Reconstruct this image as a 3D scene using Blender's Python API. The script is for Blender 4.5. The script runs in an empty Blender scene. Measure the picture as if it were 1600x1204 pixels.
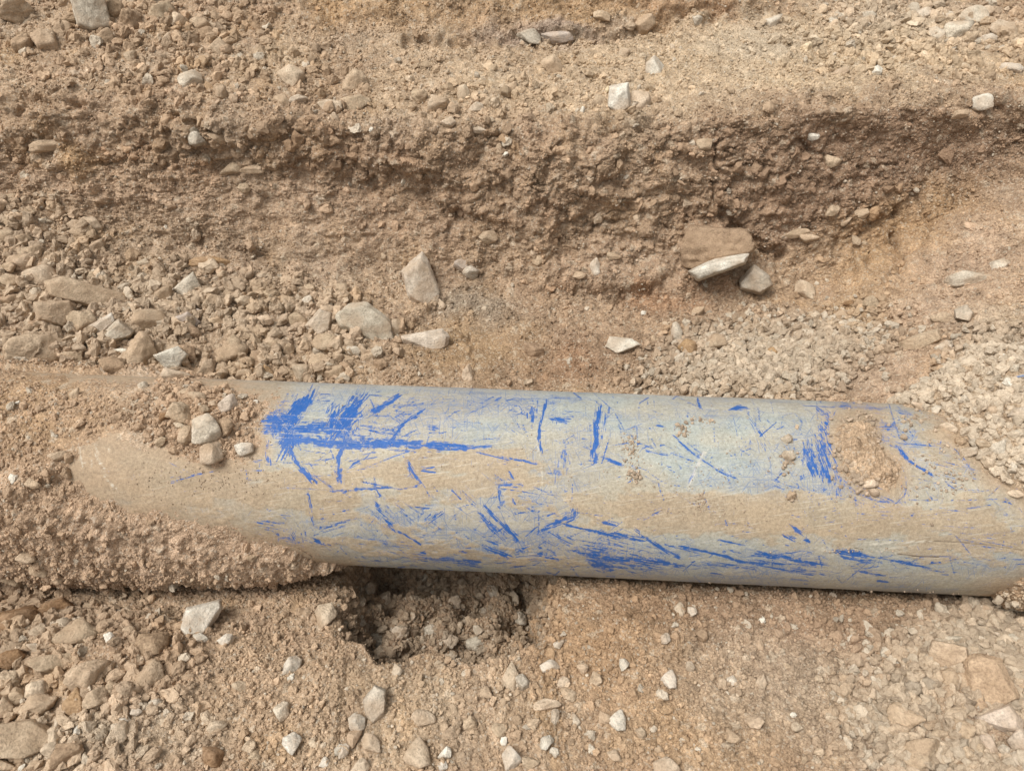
import bpy, math
import numpy as np
from mathutils import Vector, Matrix
from mathutils.bvhtree import BVHTree

# ------------------------------------------------------------------ camera, sky, sun, exposure
SC = bpy.context.scene
COL = SC.collection
R = math.radians
CAM = np.array([0.0, -1.05, 1.55]); PITCH = R(45); FPX = 1200.0       # photo pixels: 1600 x 1204
cd = bpy.data.cameras.new('camera'); cam = bpy.data.objects.new('camera', cd); COL.objects.link(cam)
cam.location = CAM; cam.rotation_euler = (R(90) - PITCH, 0, 0)
cd.sensor_width = 36; cd.lens = FPX / 1600 * 36; cd.clip_start = 0.02; cd.clip_end = 500
SC.camera = cam

SUN_EL, SUN_AZ = R(62), R(-115)            # high and hazy, from the left
w = bpy.data.worlds.new('World'); SC.world = w; w.use_nodes = True
nt = w.node_tree; bg = nt.nodes['Background']
sky = nt.nodes.new('ShaderNodeTexSky'); sky.sky_type = 'NISHITA'; sky.sun_disc = False
sky.sun_elevation = SUN_EL; sky.sun_rotation = SUN_AZ; sky.dust_density = 4.0; sky.air_density = 1.0
hs = nt.nodes.new('ShaderNodeHueSaturation'); hs.inputs['Saturation'].default_value = 0.0   # overcast: nearly white
nt.links.new(sky.outputs[0], hs.inputs['Color']); nt.links.new(hs.outputs[0], bg.inputs['Color'])
bg.inputs['Strength'].default_value = 0.095
ld = bpy.data.lights.new('sun', 'SUN'); sun = bpy.data.objects.new('sun', ld); COL.objects.link(sun)
ld.energy = 1.5; ld.angle = R(26); ld.color = (1.0, 0.95, 0.885)
sd = Vector((math.sin(SUN_AZ) * math.cos(SUN_EL), math.cos(SUN_AZ) * math.cos(SUN_EL), math.sin(SUN_EL)))
sun.rotation_euler = sd.to_track_quat('Z', 'Y').to_euler(); sun.location = sd * 6
vs = SC.view_settings
vs.view_transform = 'Standard'; vs.look = 'None'; vs.exposure = 0.74; vs.gamma = 1; vs.use_curve_mapping = False

# ------------------------------------------------------------------ camera maths (photo measurements -> world)
FW = np.array([0, math.cos(PITCH), -math.sin(PITCH)]); UP = np.array([0, math.sin(PITCH), math.cos(PITCH)])
def project(P):
    d = P - CAM; z = d @ FW
    z = np.where(np.abs(z) < 1e-3, 1e-3, z)
    px = 800 + FPX * d[..., 0] / z; py = 602 - FPX * (d @ UP) / z
    bad = z < 0.15
    return np.where(bad, 800.0, px), np.where(bad, 3000.0, py), z
def ray(px, py):
    d = FW + (px - 800) / FPX * np.array([1, 0, 0]) - (py - 602) / FPX * UP
    return d / np.linalg.norm(d)
def row_z(py, Y):                       # height of a photo row at the depth Y
    return CAM[2] - (Y - CAM[1]) * math.tan(PITCH + math.atan((py - 602) / FPX))

# ------------------------------------------------------------------ noise
TBL = np.random.default_rng(1234).random(65536).astype(np.float32)
TCOS = np.cos(TBL * 6.2831853).astype(np.float32); TSIN = np.sin(TBL * 6.2831853).astype(np.float32)
def hidx(ix, iy, seed):
    return (((ix + (seed * 57 + (seed >> 3) * 31)) & 255) << 8) | ((iy + seed * 131) & 255)
def h2(ix, iy, seed):
    return TBL[hidx(ix, iy, seed)]
def perlin(x, y, seed=0):
    xi = np.floor(x); yi = np.floor(y); fx = (x - xi).astype(np.float32); fy = (y - yi).astype(np.float32)
    ix = xi.astype(np.int32); iy = yi.astype(np.int32)
    u = fx * fx * fx * (fx * (fx * 6 - 15) + 10); v = fy * fy * fy * (fy * (fy * 6 - 15) + 10)
    def g(a, b):
        t = hidx(ix + a, iy + b, seed)
        return TCOS[t] * (fx - a) + TSIN[t] * (fy - b)
    n0 = g(0, 0) * (1 - u) + g(1, 0) * u; n1 = g(0, 1) * (1 - u) + g(1, 1) * u
    return (n0 * (1 - v) + n1 * v) * 1.5
def fbm(x, y, octs, seed=0, gain=0.5):
    s = 0; a = 1.0; k = 1.0; t = 0
    for i in range(octs):
        s = s + a * perlin(x * k, y * k, seed + 17 * i); t += a; a *= gain; k *= 2.03
    return s / t
def domes(x, y, cell, seed, presence=0.8):
    """lumps like clods half sunk in soil: height (in units of cell) and an id per lump"""
    gx = x / cell; gy = y / cell
    gx = gx + 0.30 * perlin(gx * 1.7, gy * 1.7, seed + 5); gy = gy + 0.30 * perlin(gx * 1.7 + 9, gy * 1.7, seed + 6)
    ix = np.floor(gx).astype(np.int32); iy = np.floor(gy).astype(np.int32)
    best = np.zeros(x.shape, np.float32); bid = np.zeros(x.shape, np.float32)
    for a in (-1, 0, 1):
        for b in (-1, 0, 1):
            cx = ix + a; cy = iy + b
            r0 = h2(cx, cy, seed + 1)
            px = cx + 0.15 + 0.7 * h2(cx, cy, seed + 2); py = cy + 0.15 + 0.7 * h2(cx, cy, seed + 3)
            dx = gx - px; dy = gy - py
            t4 = hidx(cx, cy, seed + 4); ca, sa = TCOS[t4], TSIN[t4]
            ex = dx * ca + dy * sa; ey = (-dx * sa + dy * ca) * 1.35
            rad = 0.28 + 0.42 * r0
            q = 1 - (np.abs(ex) ** 2.6 + np.abs(ey) ** 2.6) / rad ** 2.6
            hgt = np.where((q > 0) & (h2(cx, cy, seed + 7) < presence), np.power(np.maximum(q, 0), 0.55) * rad, 0)
            # a tilted top makes it read as a broken face
            hgt = hgt * (1 + 0.5 * (ex * (h2(cx, cy, seed + 8) - .5) + ey * (h2(cx, cy, seed + 9) - .5)) / rad)
            m = hgt > best
            best = np.where(m, hgt, best); bid = np.where(m, h2(cx, cy, seed + 11), bid)
    return best.astype(np.float32), bid
def smooth1(a, sig, axis):
    r = int(sig * 3); k = np.exp(-0.5 * (np.arange(-r, r + 1) / sig) ** 2); k /= k.sum()
    pad = [(0, 0)] * a.ndim; pad[axis] = (r, r)
    b = np.pad(a, pad, mode='edge'); out = np.zeros_like(a)
    n = a.shape[axis]
    for i, kk in enumerate(k):
        sl = [slice(None)] * a.ndim; sl[axis] = slice(i, i + n)
        out += kk * b[tuple(sl)]
    return out
def blob(PX, PY, cx, cy, rx, ry, rot=0, soft=0.5):
    c, s = math.cos(R(rot)), math.sin(R(rot))
    dx = PX - cx; dy = PY - cy
    d = np.sqrt(((dx * c + dy * s) / rx) ** 2 + ((-dx * s + dy * c) / ry) ** 2)
    return np.clip((1 + soft - d) / (2 * soft), 0, 1).astype(np.float32)
def sstep(a, b, x):
    t = np.clip((x - a) / (b - a), 0, 1); return t * t * (3 - 2 * t)
def polyline_dist(PX, PY, pts):
    best = np.full(PX.shape, 1e9, np.float32)
    for (x0, y0), (x1, y1) in zip(pts[:-1], pts[1:]):
        dx, dy = x1 - x0, y1 - y0; L = dx * dx + dy * dy + 1e-6
        t = np.clip(((PX - x0) * dx + (PY - y0) * dy) / L, 0, 1)
        best = np.minimum(best, np.hypot(PX - x0 - t * dx, PY - y0 - t * dy))
    return best
def in_poly(PX, PY, pts):
    inside = np.zeros(PX.shape, bool); n = len(pts); j = n - 1
    for i in range(n):
        xi, yi = pts[i]; xj, yj = pts[j]
        if yi != yj:
            c = ((yi > PY) != (yj > PY)) & (PX < (xj - xi) * (PY - yi) / (yj - yi) + xi)
            inside ^= c
        j = i
    return inside
def poly_sd(PX, PY, pts):               # signed distance in photo pixels, + inside
    d = polyline_dist(PX, PY, pts + [pts[0]])
    return np.where(in_poly(PX, PY, pts), d, -d)

# ------------------------------------------------------------------ mesh helpers
def tag(o, label=None, cat=None, group=None, kind=None):
    for k, v in (('label', label), ('category', cat), ('group', group), ('kind', kind)):
        if v: o[k] = v
    return o
def grid_mesh(name, P, mat, cols=None, attrs=None, keep=None, smooth=True):
    nr, nc = P.shape[:2]
    idx = np.arange(nr * nc, dtype=np.int32).reshape(nr, nc)
    q = np.stack([idx[:-1, :-1], idx[:-1, 1:], idx[1:, 1:], idx[1:, :-1]], -1).reshape(-1, 4)
    if keep is not None: q = q[keep.reshape(-1)]
    used = np.zeros(nr * nc, bool); used[q.reshape(-1)] = True
    remap = np.cumsum(used) - 1
    q = remap[q].astype(np.int32); V = P.reshape(-1, 3)[used].astype(np.float32)
    me = bpy.data.meshes.new(name)
    me.vertices.add(len(V)); me.vertices.foreach_set('co', V.ravel())
    me.loops.add(q.size); me.loops.foreach_set('vertex_index', q.ravel())
    me.polygons.add(len(q)); me.polygons.foreach_set('loop_start', np.arange(len(q), dtype=np.int32) * 4)
    me.update(calc_edges=True)
    me.polygons.foreach_set('use_smooth', np.full(len(q), smooth))
    for nm, arr in (cols or {}).items():
        a = me.attributes.new(nm, 'FLOAT_COLOR', 'POINT')
        rgba = np.ones((len(V), 4), np.float32); rgba[:, :3] = arr.reshape(-1, 3)[used]
        a.data.foreach_set('color', rgba.ravel())
    for nm, arr in (attrs or {}).items():
        a = me.attributes.new(nm, 'FLOAT', 'POINT'); a.data.foreach_set('value', arr.reshape(-1)[used].astype(np.float32))
    me.materials.append(mat)
    o = bpy.data.objects.new(name, me); COL.objects.link(o)
    return o
def normals_of(P):
    du = np.gradient(P, axis=1); dv = np.gradient(P, axis=0)
    n = np.cross(du, dv); n /= np.linalg.norm(n, axis=-1, keepdims=True) + 1e-12
    return n

# ------------------------------------------------------------------ materials
def new_mat(name):
    m = bpy.data.materials.new(name); m.use_nodes = True
    t = m.node_tree; b = t.nodes['Principled BSDF']
    b.inputs['Roughness'].default_value = 0.95
    b.inputs['Specular IOR Level'].default_value = 0.15
    return m, t, b
def N(t, typ, **kw):
    n = t.nodes.new(typ)
    for k, v in kw.items():
        if k.startswith('i_'): n.inputs[k[2:].replace('_', ' ')].default_value = v
        else: setattr(n, k, v)
    return n
def math_n(t, op, a, b=None, c=None, clamp=False):
    n = t.nodes.new('ShaderNodeMath'); n.operation = op; n.use_clamp = clamp
    for i, v in enumerate((a, b, c)):
        if v is None: continue
        if isinstance(v, (int, float)): n.inputs[i].default_value = v
        else: t.links.new(v, n.inputs[i])
    return n.outputs[0]
def mix_c(t, fac, a, b, mode='MIX'):
    n = t.nodes.new('ShaderNodeMix'); n.data_type = 'RGBA'; n.blend_type = mode
    for s, v in ((n.inputs['Factor'], fac), (n.inputs[6], a), (n.inputs[7], b)):
        if isinstance(v, (int, float)): s.default_value = v
        elif isinstance(v, tuple): s.default_value = (*v, 1)
        else: t.links.new(v, s)
    return n.outputs[2]
def ramp(t, fac, lo, hi):
    n = t.nodes.new('ShaderNodeMapRange'); n.interpolation_type = 'SMOOTHSTEP'; n.clamp = True
    t.links.new(fac, n.inputs['Value']); n.inputs['From Min'].default_value = lo; n.inputs['From Max'].default_value = hi
    return n.outputs[0]
def rng_map(t, fac, f0, f1, t0, t1):
    n = t.nodes.new('ShaderNodeMapRange'); n.clamp = True
    t.links.new(fac, n.inputs['Value'])
    for k, v in zip(('From Min', 'From Max', 'To Min', 'To Max'), (f0, f1, t0, t1)): n.inputs[k].default_value = v
    return n.outputs[0]
def noise(t, vec, scale, detail=4, rough=0.55):
    n = t.nodes.new('ShaderNodeTexNoise'); n.inputs['Scale'].default_value = scale
    n.inputs['Detail'].default_value = detail; n.inputs['Roughness'].default_value = rough
    if vec is not None: t.links.new(vec, n.inputs['Vector'])
    return n.outputs['Fac']
def bump(t, b, h, strength, dist):
    n = t.nodes.new('ShaderNodeBump'); n.inputs['Strength'].default_value = strength; n.inputs['Distance'].default_value = dist
    t.links.new(h, n.inputs['Height']); t.links.new(n.outputs[0], b.inputs['Normal'])

def soil_material():
    m, t, b = new_mat('soil')
    at = N(t, 'ShaderNodeAttribute', attribute_name='soil')
    tc = N(t, 'ShaderNodeTexCoord').outputs['Object']
    n1 = noise(t, tc, 28, 6, 0.65); n2 = noise(t, tc, 190, 4, 0.6); n3 = noise(t, tc, 620, 3, 0.6)
    vo = N(t, 'ShaderNodeTexVoronoi', i_Scale=230.0); t.links.new(tc, vo.inputs['Vector'])
    sp = N(t, 'ShaderNodeSeparateColor'); t.links.new(vo.outputs['Color'], sp.inputs[0])
    c = mix_c(t, 1.0, at.outputs['Color'], mix_c(t, rng_map(t, n1, .3, .7, 0, 1), (0.76, 0.74, 0.72), (1.24, 1.25, 1.26)), 'MULTIPLY')
    c = mix_c(t, 1.0, c, mix_c(t, rng_map(t, n2, .3, .7, 0, 1), (0.62, 0.6, 0.58), (1.36, 1.37, 1.38)), 'MULTIPLY')
    c = mix_c(t, 1.0, c, mix_c(t, rng_map(t, n3, .3, .7, 0, 1), (0.72, 0.72, 0.72), (1.26, 1.26, 1.26)), 'MULTIPLY')
    c = mix_c(t, math_n(t, 'MULTIPLY', ramp(t, sp.outputs[0], 0.86, 0.92), 0.55), c, (0.50, 0.42, 0.325))   # pale grit
    t.links.new(c, b.inputs['Base Color'])
    h = math_n(t, 'ADD', math_n(t, 'MULTIPLY', n2, 1.0), math_n(t, 'MULTIPLY', n3, 0.45))
    h = math_n(t, 'SUBTRACT', h, math_n(t, 'MULTIPLY', vo.outputs['Distance'], 0.6))
    bump(t, b, h, 0.8, 0.0045)
    return m
def stone_material():
    m, t, b = new_mat('stone')
    oi = N(t, 'ShaderNodeObjectInfo')
    tc = N(t, 'ShaderNodeTexCoord').outputs['Object']
    ge = N(t, 'ShaderNodeNewGeometry')
    off = N(t, 'ShaderNodeVectorMath', operation='ADD')
    cmb = N(t, 'ShaderNodeCombineXYZ')
    k = math_n(t, 'MULTIPLY', oi.outputs['Random'], 57.0)
    for i in range(3): t.links.new(k, cmb.inputs[i])
    t.links.new(ge.outputs['Position'], off.inputs[0]); t.links.new(cmb.outputs[0], off.inputs[1])
    v = off.outputs[0]
    n1 = noise(t, v, 38, 5, 0.6); n2 = noise(t, v, 210, 4, 0.65); n3 = noise(t, v, 14, 3, 0.5)
    c = mix_c(t, 1.0, oi.outputs['Color'], mix_c(t, rng_map(t, n1, .3, .7, 0, 1), (0.72, 0.69, 0.66), (1.24, 1.25, 1.26)), 'MULTIPLY')
    c = mix_c(t, 1.0, c, mix_c(t, rng_map(t, n2, .3, .7, 0, 1), (0.66, 0.65, 0.64), (1.3, 1.31, 1.32)), 'MULTIPLY')
    dust = math_n(t, 'MULTIPLY', ramp(t, math_n(t, 'ADD', n3, math_n(t, 'MULTIPLY', n2, 0.35)), 0.58, 0.8), 0.5)
    c = mix_c(t, dust, c, (0.425, 0.30, 0.195))
    t.links.new(c, b.inputs['Base Color'])
    bump(t, b, math_n(t, 'ADD', n2, math_n(t, 'MULTIPLY', n1, 0.9)), 0.8, 0.0045)
    return m
def gravel_material():
    m, t, b = new_mat('gravel')
    at = N(t, 'ShaderNodeAttribute', attribute_name='tint'); at.attribute_type = 'INSTANCER'
    ge = N(t, 'ShaderNodeNewGeometry')
    n1 = noise(t, ge.outputs['Position'], 110, 4, 0.6); n2 = noise(t, ge.outputs['Position'], 420, 3, 0.6)
    c = mix_c(t, 1.0, at.outputs['Color'], mix_c(t, n1, (0.7, 0.68, 0.66), (1.3, 1.31, 1.32)), 'MULTIPLY')
    c = mix_c(t, 1.0, c, mix_c(t, n2, (0.72, 0.72, 0.72), (1.28, 1.28, 1.28)), 'MULTIPLY')
    t.links.new(c, b.inputs['Base Color'])
    bump(t, b, n2, 0.6, 0.003)
    return m
SOIL = soil_material(); STONE = stone_material(); GRAVEL = gravel_material()

# soil colours (linear albedo)
TAN = np.array([.418, .304, .203]); BROWN = np.array([.305, .207, .134]); OCHRE = np.array([.400, .264, .146])
CREAM = np.array([.505, .395, .268]); GREY = np.array([.395, .318, .236]); PINK = np.array([.438, .315, .219])
RED = np.array([.33, .195, .112]); PALE = np.array([.49, .415, .315])
def mixv(C, c, m): return C * (1 - m[..., None]) + c * m[..., None]

# ------------------------------------------------------------------ the trench: profile lines read off the photo
PIPE_R = 0.2; PY0, PK, PZ0, PZS = 0.004, -0.0605, 0.2, 0.0096        # pipe axis y = PY0 + PK x, z = PZ0 + PZS x
# (photo row, depth Y) along each line, at these photo columns
PXC = [-400, 0, 200, 400, 600, 800, 1000, 1200, 1400, 1600, 2000]
LN = [
 ('pic', [(585, .36), (580, .36), (588, .38), (597, .40), (600, .42), (604, .42), (606, .41), (606, .40), (602, .34), (575, .22), (520, .12)]),
 ('pic', [(300, 1.0), (300, 1.0), (370, .95), (410, .90), (435, .87), (462, .82), (478, .79), (470, .82), (385, .94), (268, 1.08), (200, 1.15)]),
 ('pic', [(265, 1.04), (268, 1.04), (318, 1.00), (345, .985), (360, .97), (395, .93), (400, .93), (385, .955), (320, 1.02), (235, 1.10), (180, 1.17)]),
 ('pic', [(235, 1.07), (238, 1.07), (262, 1.04), (276, 1.035), (290, 1.06), (292, 1.03), (282, 1.02), (270, 1.03), (235, 1.08), (195, 1.13), (165, 1.18)]),
 ('pic', [(135, 1.17), (140, 1.17), (165, 1.12), (188, 1.07), (200, 1.075), (205, 1.08), (195, 1.08), (175, 1.07), (158, 1.08), (160, 1.13), (150, 1.18)]),
 ('pic', [(60, 1.36), (65, 1.36), (85, 1.36), (105, 1.36), (118, 1.36), (120, 1.36), (115, 1.36), (105, 1.36), (95, 1.38), (90, 1.40), (80, 1.42)]),
 ('pic', [(-25, 1.60), (-15, 1.60), (8, 1.60), (40, 1.60), (52, 1.58), (58, 1.60), (50, 1.62), (20, 1.70), (-20, 1.90), (-30, 1.95), (-40, 2.0)]),
 ('pic', [(-140, 1.95), (-135, 1.95), (-120, 1.92), (-110, 1.88), (-110, 1.84), (-105, 1.85), (-110, 1.88), (-120, 2.0), (-140, 2.3), (-150, 2.4), (-150, 2.4)]),
]
NC_CORE = 850
s_core = np.linspace(-1, 1, NC_CORE)
s_out = np.array([1.04, 1.1, 1.2, 1.35, 1.6, 2, 3, 5, 9, 16, 28])
S = np.concatenate([-s_out[::-1], s_core, s_out])
def cline(Y, Z, hw, follow=1.0):
    X = S * hw
    Xc = np.clip(X, -2, 2)
    return np.stack([X, np.full_like(X, Y) + follow * PK * Xc, np.full_like(X, Z)], 1)
lines = [cline(-1.9, .12, 1.7, 0), cline(-.75, .10, 1.35, 0), cline(-.36, .085, 1.3), cline(-.20, .078, 1.35), cline(0, -.03, 1.4), cline(.22, .05, 1.5)]
hws = [1.7, 2.0, 2.1, 2.1, 2.2, 2.4, 2.6, 2.9]
for (kind, pts), hw in zip(LN, hws):
    cx, cy, cz = [], [], []
    for px, (py, Y) in zip(PXC, pts):
        z = row_z(py, Y); dep = (Y - CAM[1]) * math.cos(PITCH) + (CAM[2] - z) * math.sin(PITCH)
        cx.append((px - 800) / FPX * dep); cy.append(Y); cz.append(z)
    X = S * hw
    lines.append(np.stack([X, np.interp(X, cx, cy), np.interp(X, cx, cz)], 1))
lines += [cline(4.0, 1.25, 4.5, 0), cline(60, 1.6, 9, 0)]
lines = np.array(lines)                                    # (16, nc, 3)
counts = [26, 125, 62, 72, 24, 58, 125, 55, 66, 62, 76, 66, 62, 26, 14]
rows = []
for i, n in enumerate(counts):
    tt = np.linspace(0, 1, n, endpoint=False)[:, None, None]
    if i == 14: tt = tt ** 2.5
    rows.append(lines[i][None] * (1 - tt) + lines[i + 1][None] * tt)
rows.append(lines[-1][None])
B = np.concatenate(rows).astype(np.float64)
starts = np.concatenate([[0], np.cumsum(counts)])
core = slice(len(s_out), len(s_out) + NC_CORE)
Bs = B.copy()
Bs[..., 1] = smooth1(smooth1(B[..., 1], 7, 0), 22, 1); Bs[..., 2] = smooth1(smooth1(B[..., 2], 7, 0), 22, 1)
Bs[-30:] = B[-30:]
B = Bs
# the hole dug under the pipe
X, Y = B[..., 0], B[..., 1]
def hole_mask(X, Y):
    e = 0.030 * perlin(X * 9, Y * 9, 40) + 0.016 * perlin(X * 26, Y * 26, 41)
    y = Y - PK * X
    mx = sstep(-.375, -.325, X + e) * (1 - sstep(.035, .105, X + e))
    near = -.372 + 0.5 * np.maximum(0, np.abs(X + .16) - .11)
    my = sstep(near, near + .035, y + e) * (1 - sstep(-.05, .03, y + e * .6))
    return mx * my
HM = hole_mask(X, Y)
B[..., 2] -= HM * (.205 + .06 * perlin(X * 14, Y * 14, 43))
# gravel heap at the near right, clod heap at the near left, dip beneath the mound lip
front = 1 - sstep(-.19, -.12, Y - PK * X)
B[..., 2] += front * (.05 * sstep(.62, .95, X) * (1 - .9 * sstep(-.42, -.27, Y)) + .035 * sstep(-.55, -.8, X) * sstep(-.22, -.32, Y))
yy = Y - PK * X
B[..., 2] -= .062 * sstep(-.27, -.42, X) * sstep(-.43, -.24, yy) * (1 - sstep(-.12, -.05, yy))
NRM = normals_of(B); flip = (NRM @ np.array([0, -.6, .8])) < 0; NRM[flip] *= -1
NRM = smooth1(smooth1(NRM, 3, 0), 3, 1); NRM /= np.linalg.norm(NRM, axis=-1, keepdims=True)
PX, PYY, DEP = project(B)
seg = np.linalg.norm(np.diff(B, axis=0), axis=-1)
V = np.concatenate([np.zeros((1, B.shape[1])), np.cumsum(seg, 0)]); V -= V[starts[4]][None] * 1.0
U = B[..., 0]
U32, V32 = U.astype(np.float32), V.astype(np.float32)
nr, nc = U.shape
ROW = np.arange(nr)[:, None] * np.ones((1, nc))

# where the ground is cloddy, fine or smeared smooth (measured on the photo, held on the ground)
wallm = sstep(starts[7] - 8, starts[7] + 15, ROW) * (1 - sstep(starts[10] - 6, starts[10] + 26, ROW))
frontm = (ROW < starts[4]).astype(np.float32)
floorm = ((ROW >= starts[4]) & (ROW < starts[7])).astype(np.float32)
benchm = sstep(starts[10], starts[10] + 30, ROW) * (1 - sstep(starts[12] - 20, starts[12], ROW))
bankm = sstep(starts[12] - 15, starts[12] + 10, ROW)
leftrub = blob(PX, PYY, 190, 500, 330, 130, -8, .3) * floorm
smear = np.maximum.reduce([blob(PX, PYY, 1400, 590, 130, 30, -4), blob(PX, PYY, 1400, 410, 110, 40, -40), blob(PX, PYY, 760, 545, 90, 35), blob(PX, PYY, 480, 345, 190, 45, 10) * .6,
                           blob(PX, PYY, 620, 340, 60, 60) * .5, blob(PX, PYY, 930, 990, 60, 70) * .5, blob(PX, PYY, 270, 885, 200, 30, 8) * .6, blob(PX, PYY, 1390, 210, 150, 60) * .35])
wallrough = np.maximum(blob(PX, PYY, 400, 210, 460, 75, 4), blob(PX, PYY, 950, 300, 330, 110)) * wallm
holem = np.clip(HM * 1.5, 0, 1)
A6 = .10 + .42 * wallm + .60 * wallrough + .15 * floorm + .35 * bankm + .15 * benchm + .35 * leftrub + .3 * holem
A3 = .30 + .30 * wallm + .45 * wallrough + .30 * leftrub + .2 * benchm + .30 * floorm + .5 * holem + .2 * bankm
A1 = .55 + .15 * leftrub + .25 * holem + .12 * wallm
nearleft = blob(PX, PYY, 90, 1040, 230, 150, 20, .3) * frontm; nearright = blob(PX, PYY, 1500, 1100, 190, 170, 0, .3) * frontm
A6 = A6 + .45 * nearleft; A3 = A3 + .4 * nearleft + .3 * nearright
damp = 1 - .8 * smear
d6, i6 = domes(U32, V32, .085, 100, .7); d3, i3 = domes(U32, V32, .038, 200, .75); d1, i1 = domes(U32, V32, .017, 300, .8); d0, i0 = domes(U32, V32, .0085, 400, .8)
disp = .034 * fbm(U32 * 3.1, V32 * 3.1, 3, 10) * (.35 + 1.1 * wallm + .5 * bankm + .3 * floorm)
disp = disp + .021 * fbm(U32 * 11, V32 * 11, 5, 20, .6) * (.4 + 1.5 * wallm + .6 * bankm) * damp
disp = disp + damp * (.085 * .34 * A6 * d6 + .038 * .48 * A3 * d3 + .017 * .55 * A1 * d1) + (1 - .6 * smear) * .0085 * .5 * d0
rid = np.abs(fbm(U32 * 6, V32 * 9, 4, 60)); n_w = fbm(U32 * 4, V32 * 6, 2, 64)
disp = disp - .011 * wallm * (1 - sstep(.0, .05, rid)) * damp * sstep(-.1, .25, n_w)                              # crevices along bedding
disp = disp + .004 * fbm(U32 * 60, V32 * 60, 3, 70) * (1 - .5 * smear)
# cracks and undercuts seen in the cut face: (points, half width px, depth m)
for pts, hwp, dpt in [
    ([(553, 258), (566, 268), (580, 284), (594, 297)], 5, .045), ([(1120, 215), (1119, 262), (1117, 318)], 4, .035), ([(1125, 330), (1170, 378), (1215, 392)], 9, .05),
    ([(505, 373), (545, 375), (582, 371)], 4, .014), ([(280, 185), (318, 198), (352, 212)], 6, .045),
    ([(1290, 392), (1330, 372), (1400, 330), (1450, 290)], 8, .025), ([(900, 455), (960, 468), (1000, 462), (1040, 440)], 8, .025), ([(1240, 218), (1275, 240), (1340, 262), (1400, 258)], 5, .02),
    ([(1180, 180), (1260, 165), (1340, 152), (1400, 156), (1470, 160), (1560, 168)], 10, .035), ([(660, 300), (700, 335), (760, 345)], 8, .035), ([(860, 320), (905, 350), (960, 345)], 7, .03),
    ([(640, 65), (760, 70), (850, 62), (960, 58), (1040, 40)], 9, .04), ([(1150, 25), (1080, 22), (1000, 36)], 7, .03), ([(800, 180), (880, 198), (960, 205), (1040, 195)], 10, .02),
    ([(1395, 380), (1410, 420), (1380, 455)], 5, .03), ([(1402, 325), (1396, 385)], 4, .03), ([(1440, 340), (1462, 372), (1420, 400)], 4, .02), ([(1350, 395), (1362, 420)], 4, .025), ([(700, 470), (660, 500)], 8, .03), ([(700, 540), (735, 530), (742, 560)], 3, .015),
    ([(40, 150), (70, 165), (130, 160)], 10, .03), ([(150, 255), (185, 262), (200, 245)], 8, .03)]:
    q = polyline_dist(PX + 9 * perlin(U32 * 30, V32 * 30, 81), PYY + 9 * perlin(U32 * 30, V32 * 30, 82), pts)
    disp = disp - .75 * dpt * (1 - sstep(hwp * .25, hwp * 1.5, q)) * (ROW > starts[5])
# ledges standing out of the face
for cx, cy, rx, ry, rot, d in [(1372, 428, 34, 42, 0, .045), (1440, 395, 36, 42, -30, .035), (1330, 430, 26, 30, 0, .03), (1115, 385, 52, 36, 10, .06), (960, 425, 75, 36, -4, .035), (510, 325, 80, 40, 5, .03), (230, 190, 70, 30, 0, .03), (640, 240, 60, 40, 0, .025), (1560, 330, 120, 50, -35, .03),
                               (880, 290, 70, 60, 0, .03), (1040, 260, 50, 60, 0, .03), (1330, 300, 70, 50, 10, .025), (345, 205, 60, 22, 0, .035), (80, 190, 50, 25, 0, .03), (850, 55, 60, 15, 0, .03), (1110, 12, 80, 20, 0, .05)]:
    disp = disp + .7 * d * blob(PX + 14 * perlin(U32 * 18, V32 * 18, 91), PYY + 14 * perlin(U32 * 18, V32 * 18, 92), cx, cy, rx, ry, rot, .28) * (ROW > starts[5])
far = np.clip((np.abs(S)[None, :] - 1) * 2, 0, 1)
disp = disp * (1 - .5 * far)
P = B + NRM * disp[..., None]

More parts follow.
